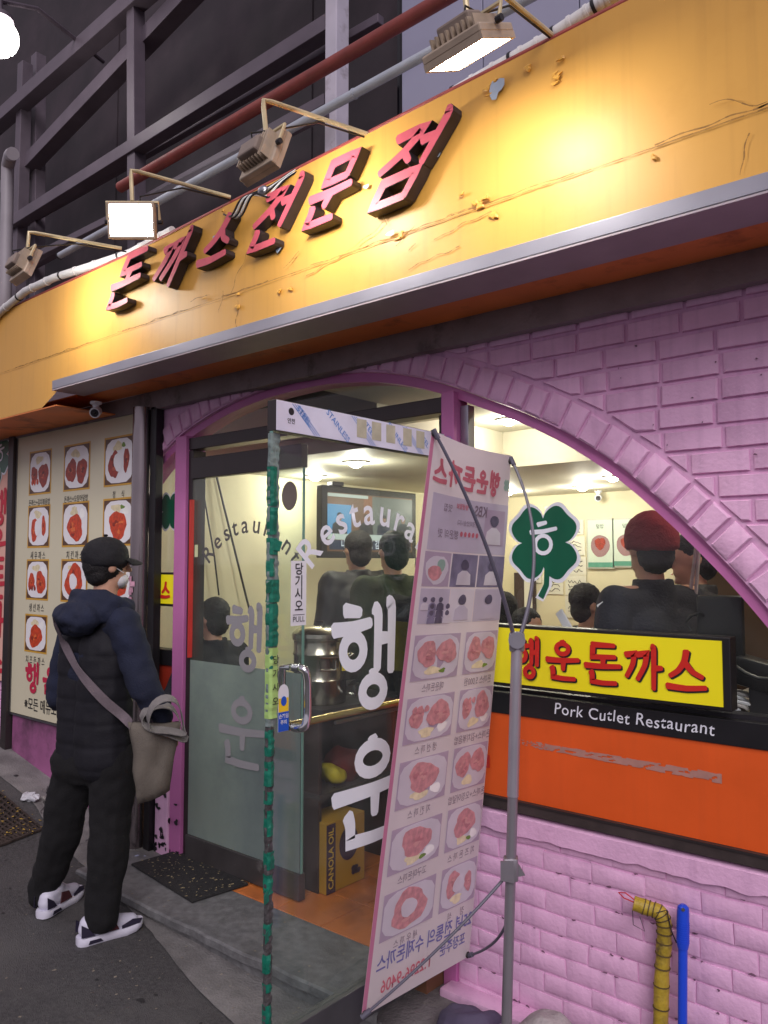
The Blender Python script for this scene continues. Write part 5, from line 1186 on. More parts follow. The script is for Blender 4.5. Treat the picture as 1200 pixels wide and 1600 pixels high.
for k, (q, l_) in enumerate(zip(notes, NL)):
    x0, z0, x1, z1 = sheet_on(*q, RY); t = thing('signed_note', 'white '+l_, 'note', (x0, RY, z0), 'signed notes on the rear wall')
    MB().box((x0, RY-.006, z0), (x1, RY-.002, z1)).build('paper', M_note, t); mb = MB(); r9 = random.Random(k)
    for q_ in range(3):
        P = [Vector((x0+(x1-x0)*(.15+.7*i/9), RY-.008, z0+(z1-z0)*(.25+.22*q_)+(z1-z0)*r9.uniform(-.1, .1))) for i in range(10)]; mb.tube(P, .0035, 4)
    mb.build('scribble', M_ink, t)
pd = atY(935, 764, 4.1); cctv((pd.x, 4.1, 2.22), (.3, -.9, -.2), 'small white security camera under the dining room ceiling')
x0, z0, x1, z1 = sheet_on(806, 895, 838, 968, RY); nb_ = thing('notice_frame', 'dark wooden frame with pale sheet low on the rear wall', 'frame', (x0, RY, z0)); MB().box((x0, RY-.03, z0), (x1, RY-.002, z1), .004).build('frame', M_cw, nb_); MB().box((x1-.12, RY-.034, z0+.06), (x1-.03, RY-.031, z1-.06)).build('sheet', M_note, nb_)
# things standing behind the yellow sign
tbv = thing('window_counter', 'pale counter top along the inside of the arched window', 'counter', (-1.2, .3, -.1))
MB().box((-1.9, .14, .985), (-1.05, .42, 1.02), .003).box((-1.049, .14, .985), (.6, 1.15, 1.02), .003).build('top', mat('pale_counter', S(190, 186, 176), .4), tbv)
for x in (-1.85, -.9, .2): MB().box((x, .2, -.1), (x+.05, .38, .984)).build('leg', M_cw, tbv)
for (a, b, l_) in (((873, 955), (886, 978), 'short white paddle leaning behind the yellow sign, by the seated man'), ((938, 942), (958, 982), 'long white paddle leaning behind the yellow sign, before the dark jacket')):
    A1, B1 = atY(*a, .22), atY(*b, .20); B1 = A1 + (B1-A1)*2.2; d = (B1-A1).normalized(); t = thing('white_paddle', l_, 'paddle', B1)
    MB().obox((A1+B1)/2, (B1-A1)/2, Vector((d.z, 0, -d.x))*.019, (0, .006, 0), .004).build('blade', M_white, t); MB().obox(B1+d*.02, d*.04, Vector((d.z, 0, -d.x))*.010, (0, .005, 0), .003).build('grip', M_dark, t)
c = atY(1126, 970, .24); mo = thing('payment_terminal', 'black box shaped screen seen from behind at the window end', 'screen', (c.x, .24, 1.02))
MB().box((c.x-.082, .215, 1.16), (c.x+.085, .25, 1.44), .018).build('casing', M_black, mo, True); MB().box((c.x-.03, .225, 1.03), (c.x+.03, .245, 1.17), .004).build('neck', M_black, mo); MB().box((c.x-.08, .17, 1.021), (c.x+.08, .32, 1.035), .004).build('base', M_black, mo)
c2 = atY(1175, 1000, .22); dv = thing('card_reader', 'dark low device beside the black screen at the window end', 'device', (c2.x, .22, 1.02)); MB().obox((c2.x+.03, .24, 1.16), (.09, 0, -.02), (0, .05, 0), (.01, 0, .05), .012).build('casing', M_black, dv, True); MB().box((c2.x-.01, .2, 1.021), (c2.x+.07, .28, 1.115)).build('base', M_dark, dv)
wc = thing('white_cable', 'bundle of coiled white cables on the window counter below the sign', 'cable', (-.9, .22, 1.02))
for k in range(7):
    cx, rr_ = -.99+.03*(k % 3), .10-.006*k; MB().tube([(cx+rr_*math.cos(t), .20+.03*math.sin(t*1)+.01*k, 1.032+.008*k+.02*abs(math.sin(t))) for t in np.linspace(0, 2*PI, 20, endpoint=False)], .006, 6, closed=True).build('coil', M_offw if k % 2 else M_white, wc, True)
bc = thing('black_cable', 'thick black cable drooping beside the yellow sign end', 'cable', atY(1160, 1055, .12)); mb = MB()
MB().tube([atY(1148, 1040, .1), atY(1165, 1052, .1), atY(1185, 1060, .1), atY(1215, 1062, .1), atY(1260, 1050, .12)], .007, 8).build('wire', M_black, bc, True)
MB().tube([atY(1080, 985, .2), atY(1072, 972, .2), atY(1080, 962, .2), atY(1092, 958, .2), atY(1100, 962, .22)], .006, 8).build('wire', M_black, bc, True)
wp = thing('white_tubing', 'two thin white tubes rising from the window counter before the brown partition', 'tubing', (-1.2, .6, 1.02))
for k in (0, 9): MB().tube([atY(1072+k, 990, .6), atY(1078+k, 930, .6), atY(1086+k*.6, 870, .6), atY(1092, 815, .6)], .008, 8).build('tube', M_offw, wp, True)
for k in range(4):
    p = atY(850+k*42, 1088, .16); t = thing('sauce_tub', ['beige tub of food on the window counter below the sign', 'white paper pack beside the beige tub below the sign', 'clear grey box next to the paper pack below the sign', 'grey packet closest to the coiled white cables'][k], ['tub', 'pack', 'box', 'packet'][k], (p.x, .18, 1.02)); MB().box((p.x-.05, .16, 1.021), (p.x+.045, .26, 1.055+.01*(k % 2)), .008).build('body', [mat('beige_tub', S(190, 150, 110), .5), M_white, mat('grey_box', S(130, 130, 132), .4), M_offw][k], t)

# ------------------------------------------------------------------ people
def joints(h, seated=False, lean=0.):
    k = h/1.75; J = dict(head=(0, .02, 1.63), neck=(0, 0, 1.48), chest=(0, 0, 1.30), pelvis=(0, 0, .96), shR=(.19, 0, 1.43), shL=(-.19, 0, 1.43), elR=(.26, -.03, 1.14), elL=(-.26, -.03, 1.14), wrR=(.24, .12, .92), wrL=(-.24, .12, .92), hipR=(.09, 0, .92), hipL=(-.09, 0, .92), knR=(.10, .03, .50), knL=(-.10, .03, .50), anR=(.10, -.02, .09), anL=(-.10, -.02, .09))
    if seated:
        for n_ in ('head', 'neck', 'chest', 'pelvis', 'shR', 'shL', 'elR', 'elL', 'wrR', 'wrL', 'hipR', 'hipL'): x, y, z = J[n_]; J[n_] = (x, y, z-.33)
        J.update(wrR=(.15, .32, .82), wrL=(-.15, .32, .82), elR=(.27, .06, .84), elL=(-.27, .06, .84), knR=(.11, .44, .56), knL=(-.11, .44, .56), anR=(.11, .42, .09), anL=(-.11, .42, .09))
    return {a: Vector(b)*k for a, b in J.items()}
def xform(J, pos, yaw):
    R = Matrix.Rotation(yaw, 3, 'Z'); return {a: R @ b + Vector(pos) for a, b in J.items()}
def hand(mb, wr, dirv, side, palmn, s=1.):
    d = dirv.normalized(); sd = palmn.cross(d).normalized()*side
    c = wr + d*.045*s; mb.ell(c, (1, 1, 1)) if False else mb.cap(wr+d*.01*s - sd*.014*s, .021*s, wr+d*.075*s - sd*.018*s, .018*s); mb.cap(wr+d*.01*s + sd*.012*s, .021*s, wr+d*.075*s + sd*.016*s, .018*s)
    for i, (o, L) in enumerate(((-.030, .062), (-.010, .075), (.010, .070), (.029, .055))):
        a = wr + d*.078*s + sd*o*s; b = a + d*L*.5*s + palmn*.012*s; c = b + d*L*.35*s + palmn*.032*s; mb.cap(a, .0095*s, b, .0088*s); mb.cap(b, .0088*s, c, .0075*s)
    a = wr + d*.025*s - sd*.03*s; b = a + d*.03*s - sd*.028*s + palmn*.01*s; mb.cap(a, .0125*s, b, .0105*s); mb.cap(b, .0105*s, b + d*.032*s + palmn*.012*s, .009*s)
def headforms(mb, hc, f, s=1.):
    f = f.normalized(); r = f.cross(Vector((0, 0, 1))).normalized(); u = r.cross(f); R = Matrix((r, f, u)).transposed()
    mb.ell(hc + u*.02*s - f*.008*s, (.077*s, .096*s, .098*s), 16, 12, R); mb.ell(hc + f*.025*s - u*.045*s, (.056*s, .066*s, .072*s), 14, 10, R)
    mb.cap(hc + f*.092*s + u*.012*s, .009*s, hc + f*.108*s - u*.018*s, .014*s); mb.ell(hc + f*.085*s - u*.058*s, (.024*s, .012*s, .010*s), 10, 6, R); mb.ell(hc + f*.078*s - u*.095*s, (.022*s, .02*s, .016*s), 10, 6, R)
    mb.ell(hc + f*.083*s + u*.030*s, (.045*s, .012*s, .010*s), 10, 6, R)
    for q in (-1, 1): mb.ell(hc + r*q*.078*s - f*.008*s + u*.0, (.012*s, .022*s, .034*s), 10, 8, R); mb.ell(hc + r*q*.034*s + f*.082*s + u*.012*s, (.014*s, .01*s, .010*s), 8, 6, R)
    return r, f, u, R
def face(body, hc, f, s=1.):
    r, f, u, R = headforms(MB(), hc, f, s)
    for q in (-1, 1):
        e_ = MB().ell(hc + r*q*.033*s + f*.089*s + u*.012*s, (.0125*s, .006*s, .0065*s), 10, 8, R).build('eye', mat('eye_white', S(220, 214, 208), .25), body, True)
        MB().ell(hc + r*q*.033*s + f*.0942*s + u*.012*s, (.0055*s, .0025*s, .0058*s), 8, 6, R).build('iris', mat('iris_dark', S(40, 28, 22), .2), body, True)
        MB().cap(hc + r*q*.018*s + f*.095*s + u*.033*s, .0035*s, hc + r*q*.050*s + f*.085*s + u*.036*s, .0028*s).build('eyebrow', M_hair, body, True)
    MB().cap(hc - r*.018*s + f*.098*s - u*.060*s, .0035*s, hc + r*.018*s + f*.098*s - u*.060*s, .0035*s).build('lips', mat('lips', S(170, 104, 96), .4), body, True)
def person(label, pos, yaw, h, coat, pants, seated=False, fat=1., hair=True, coat_bump=.3, collar=True, hv=None, headyaw=None, drop=(), J0=None, shine=.6):
    t = thing('person', label, 'person', pos); J = xform(J0 or joints(h, seated), pos, yaw); k = h/1.75
    f = Vector((-math.sin(yaw), math.cos(yaw), 0)); hy = yaw if headyaw is None else headyaw; hf = Vector((-math.sin(hy), math.cos(hy), -.12)); r = f.cross(Vector((0, 0, 1)))
    mb = MB(); headforms(mb, J['head'], hf, k); mb.cap(J['neck']-Vector((0, 0, .05)), .058*k, J['head']-Vector((0, 0, .06))*k, .052*k)
    mb.cap(J['chest']+r*.06, .11*k, J['pelvis']+r*.03, .11*k); mb.cap(J['chest']-r*.06, .11*k, J['pelvis']-r*.03, .11*k); mb.cap(J['shR'], .06*k, J['shL'], .06*k)
    for q in 'RL':
        mb.cap(J['sh'+q], .052*k, J['el'+q], .042*k); mb.cap(J['el'+q], .042*k, J['wr'+q], .028*k); mb.cap(J['hip'+q], .082*k, J['kn'+q], .056*k); mb.cap(J['kn'+q], .056*k, J['an'+q], .040*k)
        hand(mb, J['wr'+q], J['wr'+q]-J['el'+q], 1 if q == 'R' else -1, (f if not seated else Vector((0, 0, -1))), k)
    bd = bsolid('body', mb, M_skin, t, .0105, 3); face(bd, J['head'], hf, k)
    R = Matrix((hf.cross(Vector((0, 0, 1))).normalized(), hf.normalized(), hf.cross(Vector((0, 0, 1))).normalized().cross(hf.normalized()))).transposed()
    if hair:
        mb = MB().ell(J['head']+Vector((0, 0, .045*k))-hf*.022, (.090*k, .100*k, .092*k), 18, 12, R).ell(J['head']+Vector((0, 0, -.02*k))-hf*.048, (.080*k, .062*k, .085*k), 14, 10, R)
        bsolid('hair', mb, M_hair, bd, .009, 2, .0045, 45)
    mb = MB(); c, p = J['chest'], J['pelvis']; a = fat
    for sx_ in (-1, 1): mb.cap(c+r*sx_*.075*a, .135*k*a, p+r*sx_*.06*a+Vector((0, 0, -.04)), .128*k*a)
    mb.cap(J['shR']-Vector((0, 0, .015)), .078*k*a, J['shL']-Vector((0, 0, .015)), .078*k*a); mb.cap(J['neck']+Vector((0, 0, -.05)), .085*k, J['chest'], .12*k*a)
    for q in 'RL': mb.cap(J['sh'+q]-Vector((0, 0, .01)), .078*k*a, J['el'+q], .066*k*a); mb.cap(J['el'+q], .066*k*a, J['wr'+q], .050*k*a)
    if collar: mb.lathe(J['neck']-Vector((0, 0, .05)), [(.085*k, 0), (.082*k, .05*k), (.078*k, .085*k), (.066*k, .085*k), (.066*k, 0)], 18)
    bsolid('jacket', mb, coat, bd, .012, 3, .010, 7)
    mb = MB()
    for q in 'RL': mb.cap(J['hip'+q], .105*k, J['kn'+q], .082*k); mb.cap(J['kn'+q], .082*k, J['an'+q]+Vector((0, 0, .02)), .066*k)
    mb.cap(J['hipR'], .11*k, J['hipL'], .11*k); bsolid('trousers', mb, pants, bd, .014, 3, .006, 9)
    for q in 'RL': mb = MB().cap(J['an'+q]+Vector((0, 0, -.035))-f*.04, .045, J['an'+q]+Vector((0, 0, -.05))+f*.15, .036); bsolid('shoe', mb, M_black, bd, .012, 2)
    return t, bd, J, hf, R
def cloth(n_, r, g, b, rough=.7): return mat(n_, S(r, g, b), max(rough, .8), var=.10, scale=10, bump=.5, bscale=110, spec=.2)
P_dk = cloth('black_trousers', 36, 34, 38)
def yaw_of(v): return math.atan2(-v[0], v[1])
Rv, Fv = Vector((_r.x, _r.y, 0)), Vector((-math.sin(YAW), math.cos(YAW), 0))
def foot(px, py_top, s, h): p = atS(px, py_top, s); return Vector((p.x, p.y, -.1))
# by the window
pos = foot(1018, 800, 3.35, 1.8); tb_, bd, J, hf, R = person('person in a dark red beanie and charcoal jacket seen from behind through the arched window', (pos.x, pos.y, -.1), yaw_of(Fv*.9-Rv*.42), 1.84, cloth('charcoal_jacket', 44, 44, 52, .6), P_dk, fat=.94, headyaw=yaw_of(Fv*.86-Rv*.25))
mb = MB().ell(J['head']+Vector((0, 0, .062))-hf*.015, (.101, .118, .100), 20, 14, R).ell(J['head']+Vector((0, 0, .03))-hf*.03, (.098, .100, .075), 20, 14, R).lathe(J['head']+Vector((0, 0, .03))-hf*.022, [(.100, -.035), (.110, -.025), (.112, .03), (.102, .045)], 24)
bsolid('beanie', mb, cloth('dark_red_knit', 130, 44, 52, .9), bd, .009, 3, .003, 30)
pos = foot(1088, 815, 3.75, 1.7); person('person in a dark padded jacket facing the beanie wearer beside the arch', (pos.x, pos.y, -.1), yaw_of(-Rv*.9+Fv*.25), 1.80, mat('black_puffer', S(36, 34, 38), .6, var=.2, scale=12, bump=.3), P_dk, fat=.95)
pos = foot(914, 915, 5.0, 1.3); tb_, bd, J, hf, R = person('seated person with short black hair, dark suit and white mask turned in profile', (pos.x, pos.y, -.1+.02), yaw_of(Rv*.95+Fv*.22), 1.84, cloth('black_suit', 40, 40, 46), P_dk, seated=True)
MB().ell(J['head']+hf.normalized()*.055+Vector((0, 0, -.055)), (.058, .052, .05), 14, 10, R).build('face_mask', M_white, bd, True)
pos = foot(822, 940, 4.7, 1.3); person('seated person with short dark hair low behind the yellow sign, closest to the banner pole', (pos.x, pos.y, -.1), yaw_of(-Fv*.8+Rv*.5), 1.70, cloth('grey_top', 60, 58, 62), P_dk, seated=True)
pos = foot(786, 917, 5.0, 1.3); person('seated person with black hair half hidden by the pale banner', (pos.x, pos.y, -.1), yaw_of(Fv*.8+Rv*.4), 1.80, cloth('dark_top', 46, 46, 52), P_dk, seated=True)
# by the television
pos = foot(560, 822, 5.45, 1.75); person('person in a black jacket standing before the television, white collar showing', (pos.x, pos.y, -.1), yaw_of(Fv*.8-Rv*.55), 1.86, mat('black_leather', S(34, 32, 36), .6, var=.2, scale=9), P_dk, fat=1.18)
pos = foot(616, 832, 4.95, 1.75); person('person in an olive green jacket facing away under the television', (pos.x, pos.y, -.1), yaw_of(Fv*.8-Rv*.5), 1.84, cloth('olive_jacket', 66, 74, 58, .55), P_dk, fat=1.16)
pos = foot(672, 862, 4.6, 1.7); person('person in a dark coat mostly hidden behind the pale banner', (pos.x, pos.y, -.1), yaw_of(Fv*.9+Rv*.2), 1.72, cloth('near_black_coat', 32, 32, 36), P_dk, fat=1.1)
pos = foot(336, 928, 4.95, 1.4); person('seated person in dark clothes behind the frosted closed door leaf', (pos.x, pos.y, -.1), yaw_of(Fv*.55-Rv*.8), 1.76, cloth('dark_clothes', 44, 44, 50), P_dk, seated=True)

# ------------------------------------------------------------------ the man in the street
s0 = 3.80; A = lambda x, y, s=s0: atS(x, y, s)
base = Vector((A(150, 1200).x, A(150, 1200).y, 0)); base.z = gz(base.x)
man = thing('person', 'man in black cap, navy hooded top and dark padded vest reading the menu board', 'person', base)
tf_ = (Rv*.6+Fv*.8).normalized(); tr2 = (Rv*.8-Fv*.6).normalized(); hf = (Rv*.76+Fv*.65).normalized(); UP = Vector((0, 0, 1))
J = dict(head=A(168, 885), neck=A(160, 938), chest=A(152, 1020), waist=A(148, 1105), pelvis=A(148, 1178), shR=A(205, 972)-Fv*.11, shL=A(108, 978)+Fv*.11, elR=A(226, 1076, 3.66), wrR=A(252, 1116, 3.72), elL=A(96, 1085, 3.95), wrL=A(150, 1125, 4.06), hipR=A(178, 1190, 3.76), hipL=A(120, 1190, 3.84), knR=A(170, 1318, 3.70), knL=A(95, 1308, 3.86), anR=A(160, 1436, 3.66), anL=A(70, 1400, 3.92))
mb = MB(); headforms(mb, J['head'], hf, 1.0); mb.cap(J['neck']-UP*.06, .062, J['head']-UP*.05, .054)
mb.cap(J['chest']+tr2*.05, .10, J['pelvis']+tr2*.02, .085); mb.cap(J['chest']-tr2*.05, .10, J['pelvis']-tr2*.02, .085); mb.cap(J['shR'], .06, J['shL'], .06)
for q in 'RL':
    mb.cap(J['sh'+q], .055, J['el'+q], .045); mb.cap(J['el'+q], .045, J['wr'+q], .03); mb.cap(J['hip'+q], .085, J['kn'+q], .06); mb.cap(J['kn'+q], .06, J['an'+q], .042)
    hand(mb, J['wr'+q], J['wr'+q]-J['el'+q], 1 if q == 'R' else -1, -UP)
bd = bsolid('body', mb, M_skin, man, .0075, 3); face(bd, J['head'], hf)
hr = hf.cross(UP); R = Matrix((hr, hf, UP)).transposed()
mb = MB().ell(J['head']-hf*.02+UP*.012, (.086, .098, .092), 18, 12, R).ell(J['head']-hf*.045-UP*.035, (.074, .056, .06), 14, 10, R); bsolid('hair', mb, M_hair, bd, .009, 2, .005, 45)
M_capm = mat('black_cap_cloth', S(20, 19, 24), .8, var=.15, scale=12, bump=.3, bscale=150)
mb = MB().ell(J['head']+UP*.048-hf*.012, (.101, .112, .095), 22, 14, R).lathe(J['head']+UP*.032-hf*.012, [(.100, -.03), (.105, -.01), (.104, .03)], 26)
cp = bsolid('cap', mb, M_capm, bd, .008, 4, .0025, 20)
vs = []; fs = []
for i in range(9):
    t = -1.05+2.1*i/8
    for r_, dz in ((.085, .016), (.135, .006), (.172, -.012)): d = hf*math.cos(t)*r_*(1 if r_ < .1 else 1.0) + hr*math.sin(t)*min(r_, .105); vs.append(J['head']+UP*(.028+dz)+d+UP*(-.012*abs(math.sin(t))**2))
for i in range(8):
    for j in range(2): a = i*3+j; fs.append((a, a+3, a+4, a+1))
mb = MB().add(vs, fs); mb.add([v-UP*.005 for v in vs], [tuple(reversed(f_)) for f_ in fs]); mb.build('brim', M_capm, cp, 'all'); MB().ell(J['head']+UP*.147-hf*.012, (.011, .011, .006)).build('top_button', M_capm, cp, True)
MB().ell(J['head']+hf*.048-UP*.064, (.054, .052, .044), 16, 12, R).build('face_mask', M_white, bd, True)
MB().tube([J['head']+hr*.078+hf*.0, J['head']+hr*.072+hf*.05-UP*.03], .002, 5).build('mask_loop', M_white, bd)
M_navy = mat('navy_sweatshirt', S(27, 33, 55), .88, var=.2, scale=10, bump=.35, bscale=140)
M_vest = mat('black_padded_vest', S(13, 12, 22), .78, var=.2, scale=7, bump=.15, bscale=120)
M_pant = mat('black_sweatpants', S(9, 8, 11), .9, var=.25, scale=9, bump=.3, bscale=120)
mb = MB()
for sx_ in (-1, 1): mb.cap(J['chest']+tr2*sx_*.075, .125, J['pelvis']+tr2*sx_*.06, .12)
mb.cap(J['shR'], .076, J['shL'], .076)
mb.cap(J['shR'], .080, J['elR'], .072); mb.cap(J['elR'], .070, J['wrR'], .056); mb.cap(J['shL'], .085, J['elL'], .080); mb.cap(J['elL'], .078, J['wrL'], .056)
bsolid('sweatshirt', mb, M_navy, bd, .011, 3, .009, 10)
# hood lying on the back and around the neck
mb = MB(); hc = J['neck']-UP*.018
ring = [hc + (tr2*math.cos(t)*.125 + tf_*math.sin(t)*.105) - UP*(.03*math.sin(t)) for t in np.linspace(0, 2*PI, 22, endpoint=False)]
for i in range(22): mb.cap(ring[i], .047, ring[(i+1) % 22], .047)
mb.ell(hc - tf_*.135 - UP*.055, (.15, .085, .085), 18, 12, Matrix((tr2, tf_, UP)).transposed()); mb.cap(hc-tf_*.06+tr2*.12-UP*.03, .05, hc+tf_*.07+tr2*.10-UP*.055, .046)
mb.ell(hc - tf_*.09 - UP*.01, (.135, .07, .06), 18, 12, Matrix((tr2, tf_, UP)).transposed())
bsolid('hood', mb, M_navy, bd, .0095, 3, .016, 11)
mb = MB()
for sx_ in (-1, 1):
    mb.cap(J['chest']+tr2*sx_*.085+UP*.02, .132, J['waist']+tr2*sx_*.078, .132); mb.cap(J['waist']+tr2*sx_*.078, .132, J['pelvis']+tr2*sx_*.075-UP*.0, .136)
mb.cap(J['shR']-tr2*.05+UP*.01, .075, J['shL']+tr2*.05+UP*.01, .075)
vest = bsolid('padded_vest', mb, M_vest, bd, .0105, 4, .006, 9, quilt=(.105, .0045, .03))
mb = MB()
for q, (r1, r2_, r3) in (('R', (.112, .092, .080)), ('L', (.110, .090, .074))):
    mb.cap(J['hip'+q], r1, J['kn'+q], r2_); mb.cap(J['kn'+q], r2_, J['an'+q]+UP*.05, r3); mb.cap(J['an'+q]+UP*.055, r3, J['an'+q]+UP*.012, r3*1.02)
mb.cap(J['hipR'], .125, J['hipL'], .125); bsolid('sweatpants', mb, M_pant, bd, .010, 3, .014, 9, None, .7)
def shoe(heel, toe, nm):
    d = (toe-heel); d.z = 0; L = d.length; d.normalize(); sd_ = d.cross(UP); z0 = (gz(heel.x)+gz(toe.x))/2
    h0 = Vector((heel.x, heel.y, z0))
    prof = [(0, .016), (.03, .030), (.1, .040), (.3, .040), (.5, .042), (.7, .050), (.85, .047), (.95, .034), (1., .012)]
    def ringp(z, k): return [h0 + d*L*t + sd_*w_*k + UP*(z + (.02*max(0, t-.8)/.2 if z < .02 else .012*max(0, t-.8)/.2)) for t, w_ in prof] + [h0 + d*L*t - sd_*w_*k + UP*(z + (.02*max(0, t-.8)/.2 if z < .02 else .012*max(0, t-.8)/.2)) for t, w_ in reversed(prof)]
    n_ = len(prof)*2; rings = [ringp(.0, .95), ringp(.012, 1.08), ringp(.03, 1.06), ringp(.036, .98)]; mb = MB(); vs = sum(rings, []); fs = []
    for i in range(3):
        for k in range(n_): fs.append((i*n_+k, i*n_+(k+1) % n_, (i+1)*n_+(k+1) % n_, (i+1)*n_+k))
    fs += [tuple(range(n_))[::-1], tuple(range(3*n_, 4*n_))]; so_ = mb.add(vs, fs).build('shoe', mat('white_sole', S(214, 212, 226), .5, var=.05), bd, True)
    mb = MB().cap(h0+d*.045+UP*.062, .040, h0+d*L*.45+UP*.062, .043).cap(h0+d*L*.45+UP*.060, .043, h0+d*L*.82+UP*.045, .034).cap(h0+d*.05+UP*.085, .040, h0+d*.11+UP*.10, .042).cap(h0+d*.12+UP*.095, .038, h0+d*L*.6+UP*.066, .030)
    bsolid('upper', mb, mat('white_leather', S(206, 204, 220), .45, var=.06), so_, .008, 3)
    M_nv = mat('navy_suede', S(36, 30, 52), .7, var=.15); M_mar = mat('maroon_mesh', S(70, 28, 36), .7, var=.2)
    for q in (-1, 1):
        f1 = lambda t, z, o: h0 + d*L*t + sd_*q*o + UP*z
        MB().slab([f1(.62, .040, .048), f1(.92, .040, .040), f1(.97, .052, .024), f1(.8, .066, .039), f1(.62, .052, .047)], sd_*q*.004, .001).build('toe_patch', M_nv, so_)
        MB().slab([f1(.30, .042, .044), f1(.58, .042, .046), f1(.52, .080, .041), f1(.34, .092, .041)], sd_*q*.004, .001).build('side_panel', M_mar, so_)
        MB().slab([f1(.02, .044, .039), f1(.22, .042, .043), f1(.15, .072, .041), f1(.02, .10, .036)], sd_*q*.004, .001).build('heel_patch', M_nv, so_)
        MB().slab([f1(.12, .010, .045), f1(.34, .010, .045), f1(.30, .024, .046), f1(.14, .026, .046)], sd_*q*.003, .001).build('air_window', M_nv, so_)
    for k in range(4): c = h0+d*(L*(.48+.07*k))+UP*(.104-.011*k); MB().tube([c-sd_*.022, c+UP*.004, c+sd_*.022], .0035, 6).build('lace', mat('lace_grey', S(150, 150, 164), .7), so_, True)
sh_h, sh_t = atG(120, 1478), atG(221, 1448); shoe(sh_h, sh_h+(sh_t-sh_h).normalized()*.305, 'R')
sh_h = atG(62, 1438); shoe(sh_h, sh_h+(Fv*.96+Rv*.28).normalized()*.30, 'L')
# shoulder bag with its strap lying on the vest
from mathutils.bvhtree import BVHTree
def bvh_of(o): og = WO[o.name]; return BVHTree.FromPolygons([tuple(v.co+og) for v in o.data.vertices], [tuple(p.vertices) for p in o.data.polygons])
BT = [bvh_of(o) for o in COL.objects if o.type == 'MESH' and o.parent == bd and o.name.split('.')[0] in ('padded_vest', 'hood', 'sweatshirt')]
def onbody(px, py, lift=.008):
    d = ray(px, py).normalized(); best = None
    for b in BT:
        h_ = b.ray_cast(CAM, d)
        if h_[0] is not None and (best is None or h_[3] < best[3]): best = h_
    return (best[0] + best[1]*lift if best else A(px, py, 3.62)), (best[1] if best else -Fv)
bag = thing('shoulder_bag', 'grey khaki canvas shoulder bag hanging from the strap across the man in the cap', 'bag', A(235, 1190, 3.62))
M_bag = mat('khaki_canvas', S(106, 99, 90), .88, var=.18, scale=12, bump=.4, bscale=160)
M_strap = mat('mauve_grey_webbing', S(112, 100, 106), .8, var=.1, scale=30, bump=.4, bscale=200)
path = [(90, 968), (97, 990), (108, 1014), (122, 1040), (140, 1066), (160, 1090), (182, 1112), (204, 1130)]
pts = []
for i in range(len(path)-1):
    for k in range(4): t = k/4; pts.append(onbody(path[i][0]+(path[i+1][0]-path[i][0])*t, path[i][1]+(path[i+1][1]-path[i][1])*t))
pts.append((A(206, 1132, 3.60), -Fv)); P0 = [p for p, n_ in pts]; N0 = [n_ for p, n_ in pts]
for _ in range(6): P0 = [P0[0]] + [(P0[i-1]+P0[i]*2+P0[i+1])/4 for i in range(1, len(P0)-1)] + [P0[-1]]; N0 = [N0[0]] + [(N0[i-1]+N0[i]*2+N0[i+1]).normalized() for i in range(1, len(N0)-1)] + [N0[-1]]
vs = []; fs = []
for i, (p, n_) in enumerate(zip(P0, N0)):
    d = (P0[min(i+1, len(P0)-1)]-P0[max(i-1, 0)]).normalized(); e_ = d.cross(n_).normalized()*.021; q = p + n_*.006; vs += [q-e_, q-e_+n_*.004, q+e_+n_*.004, q+e_]
for i in range(len(P0)-1):
    for k in range(4): a = i*4; fs.append((a+k, a+(k+1) % 4, a+4+(k+1) % 4, a+4+k))
MB().add(vs, fs).build('strap', M_strap, bag, True)
sb = 3.60; n = 10; vs = []; fs = []                # slumped body of the bag
topL, topR, botR, botL = A(200, 1128, sb), A(282, 1128, sb+.05), A(264, 1236, sb+.06), A(216, 1256, sb+.0)
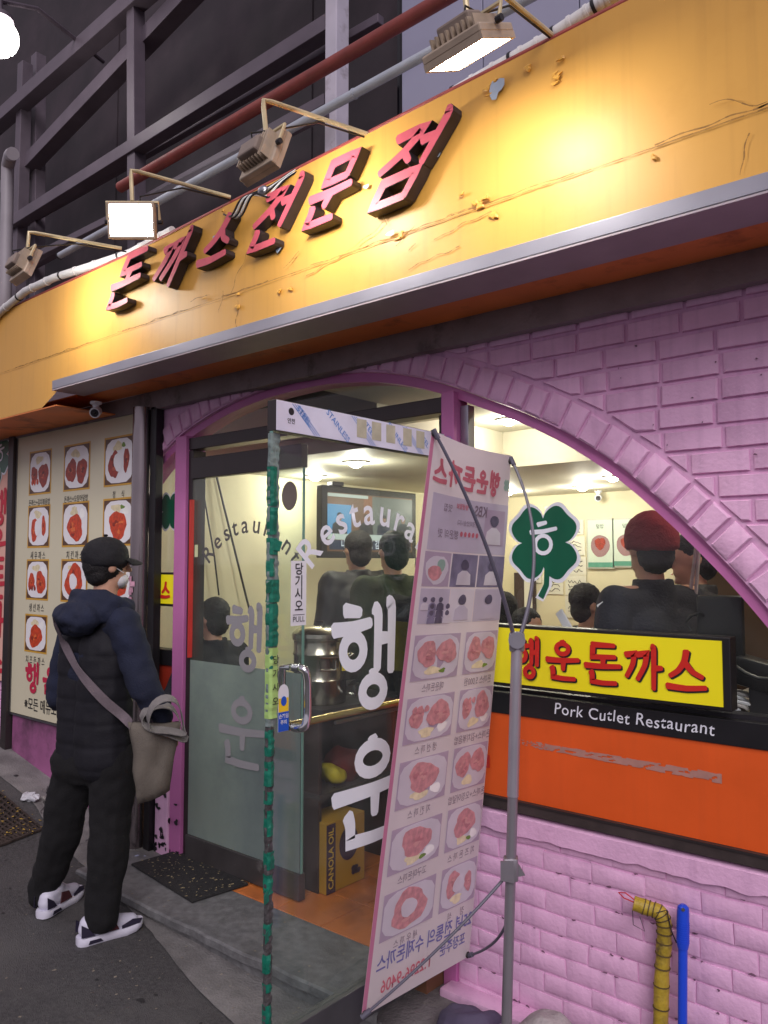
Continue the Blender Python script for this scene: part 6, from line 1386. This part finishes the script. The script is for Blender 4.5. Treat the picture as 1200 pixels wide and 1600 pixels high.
for side in (-1, 1):
    for j in range(n+1):
        for i in range(n+1):
            u, v = i/n, j/n; p = topL.lerp(topR, u).lerp(botL.lerp(botR, u), v)
            b_ = .045*math.sin(PI*u)**.6*math.sin(PI*(.12+.88*v))**.7
            p = p - Fv*side*(b_+.004) + Vector((0, 0, -.008*math.sin(PI*u))) + Fv*.018*noise.noise(Vector((u*5, v*3, side)))+Fv*.010*math.sin(u*8+v*6) + Rv*.012*noise.noise(Vector((v*4, 2, u*2)))
            vs.append(p)
m_ = (n+1)**2
for sgn, o in ((0, 0), (1, m_)):
    for j in range(n):
        for i in range(n): a = o+j*(n+1)+i; fs.append((a, a+1, a+n+2, a+n+1))
rim = [i for i in range(n+1)] + [j*(n+1)+n for j in range(1, n+1)] + [n*(n+1)+i for i in range(n-1, -1, -1)] + [j*(n+1) for j in range(n-1, 0, -1)]
for a, b in zip(rim, rim[1:]+rim[:1]): fs.append((a, b, b+m_, a+m_))
MB().add(vs, fs).build('pouch', M_bag, bag, 'all')
for k, (cx, cy, rx, ry, s_, rot) in enumerate(((262, 1124, 30, 25, 3.57, .35), (258, 1130, 33, 20, 3.63, .5))):
    P = []
    for t in np.linspace(0, 2*PI, 32, endpoint=False):
        x, y = rx*math.cos(t)*(1+.12*math.sin(2*t+k)), ry*math.sin(t)*(1.-.35*math.cos(t)) + ry*.28*math.cos(2*t); P.append(A(cx+x*math.cos(rot)-y*math.sin(rot), cy+x*math.sin(rot)+y*math.cos(rot), s_+.05*math.cos(t+k)))
    vs = []; fs = []; n = len(P)
    for i, p in enumerate(P):
        d = (P[(i+1) % n]-P[i-1]).normalized(); e_ = (Fv*.55+UP*.35-Rv*.3); e_ = (e_-d*e_.dot(d)).normalized()*.024; o_ = d.cross(e_).normalized()*.002; vs += [p-e_-o_, p-e_+o_, p+e_+o_, p+e_-o_]
    for i in range(n):
        for q in range(4): j = (i+1) % n; fs.append((i*4+q, i*4+(q+1) % 4, j*4+(q+1) % 4, j*4+q))
    MB().add(vs, fs).build('carry_handle', mat('pale_grey_webbing', S(124, 120, 118), .85, var=.12, scale=30, bump=.4, bscale=160), bag, True)
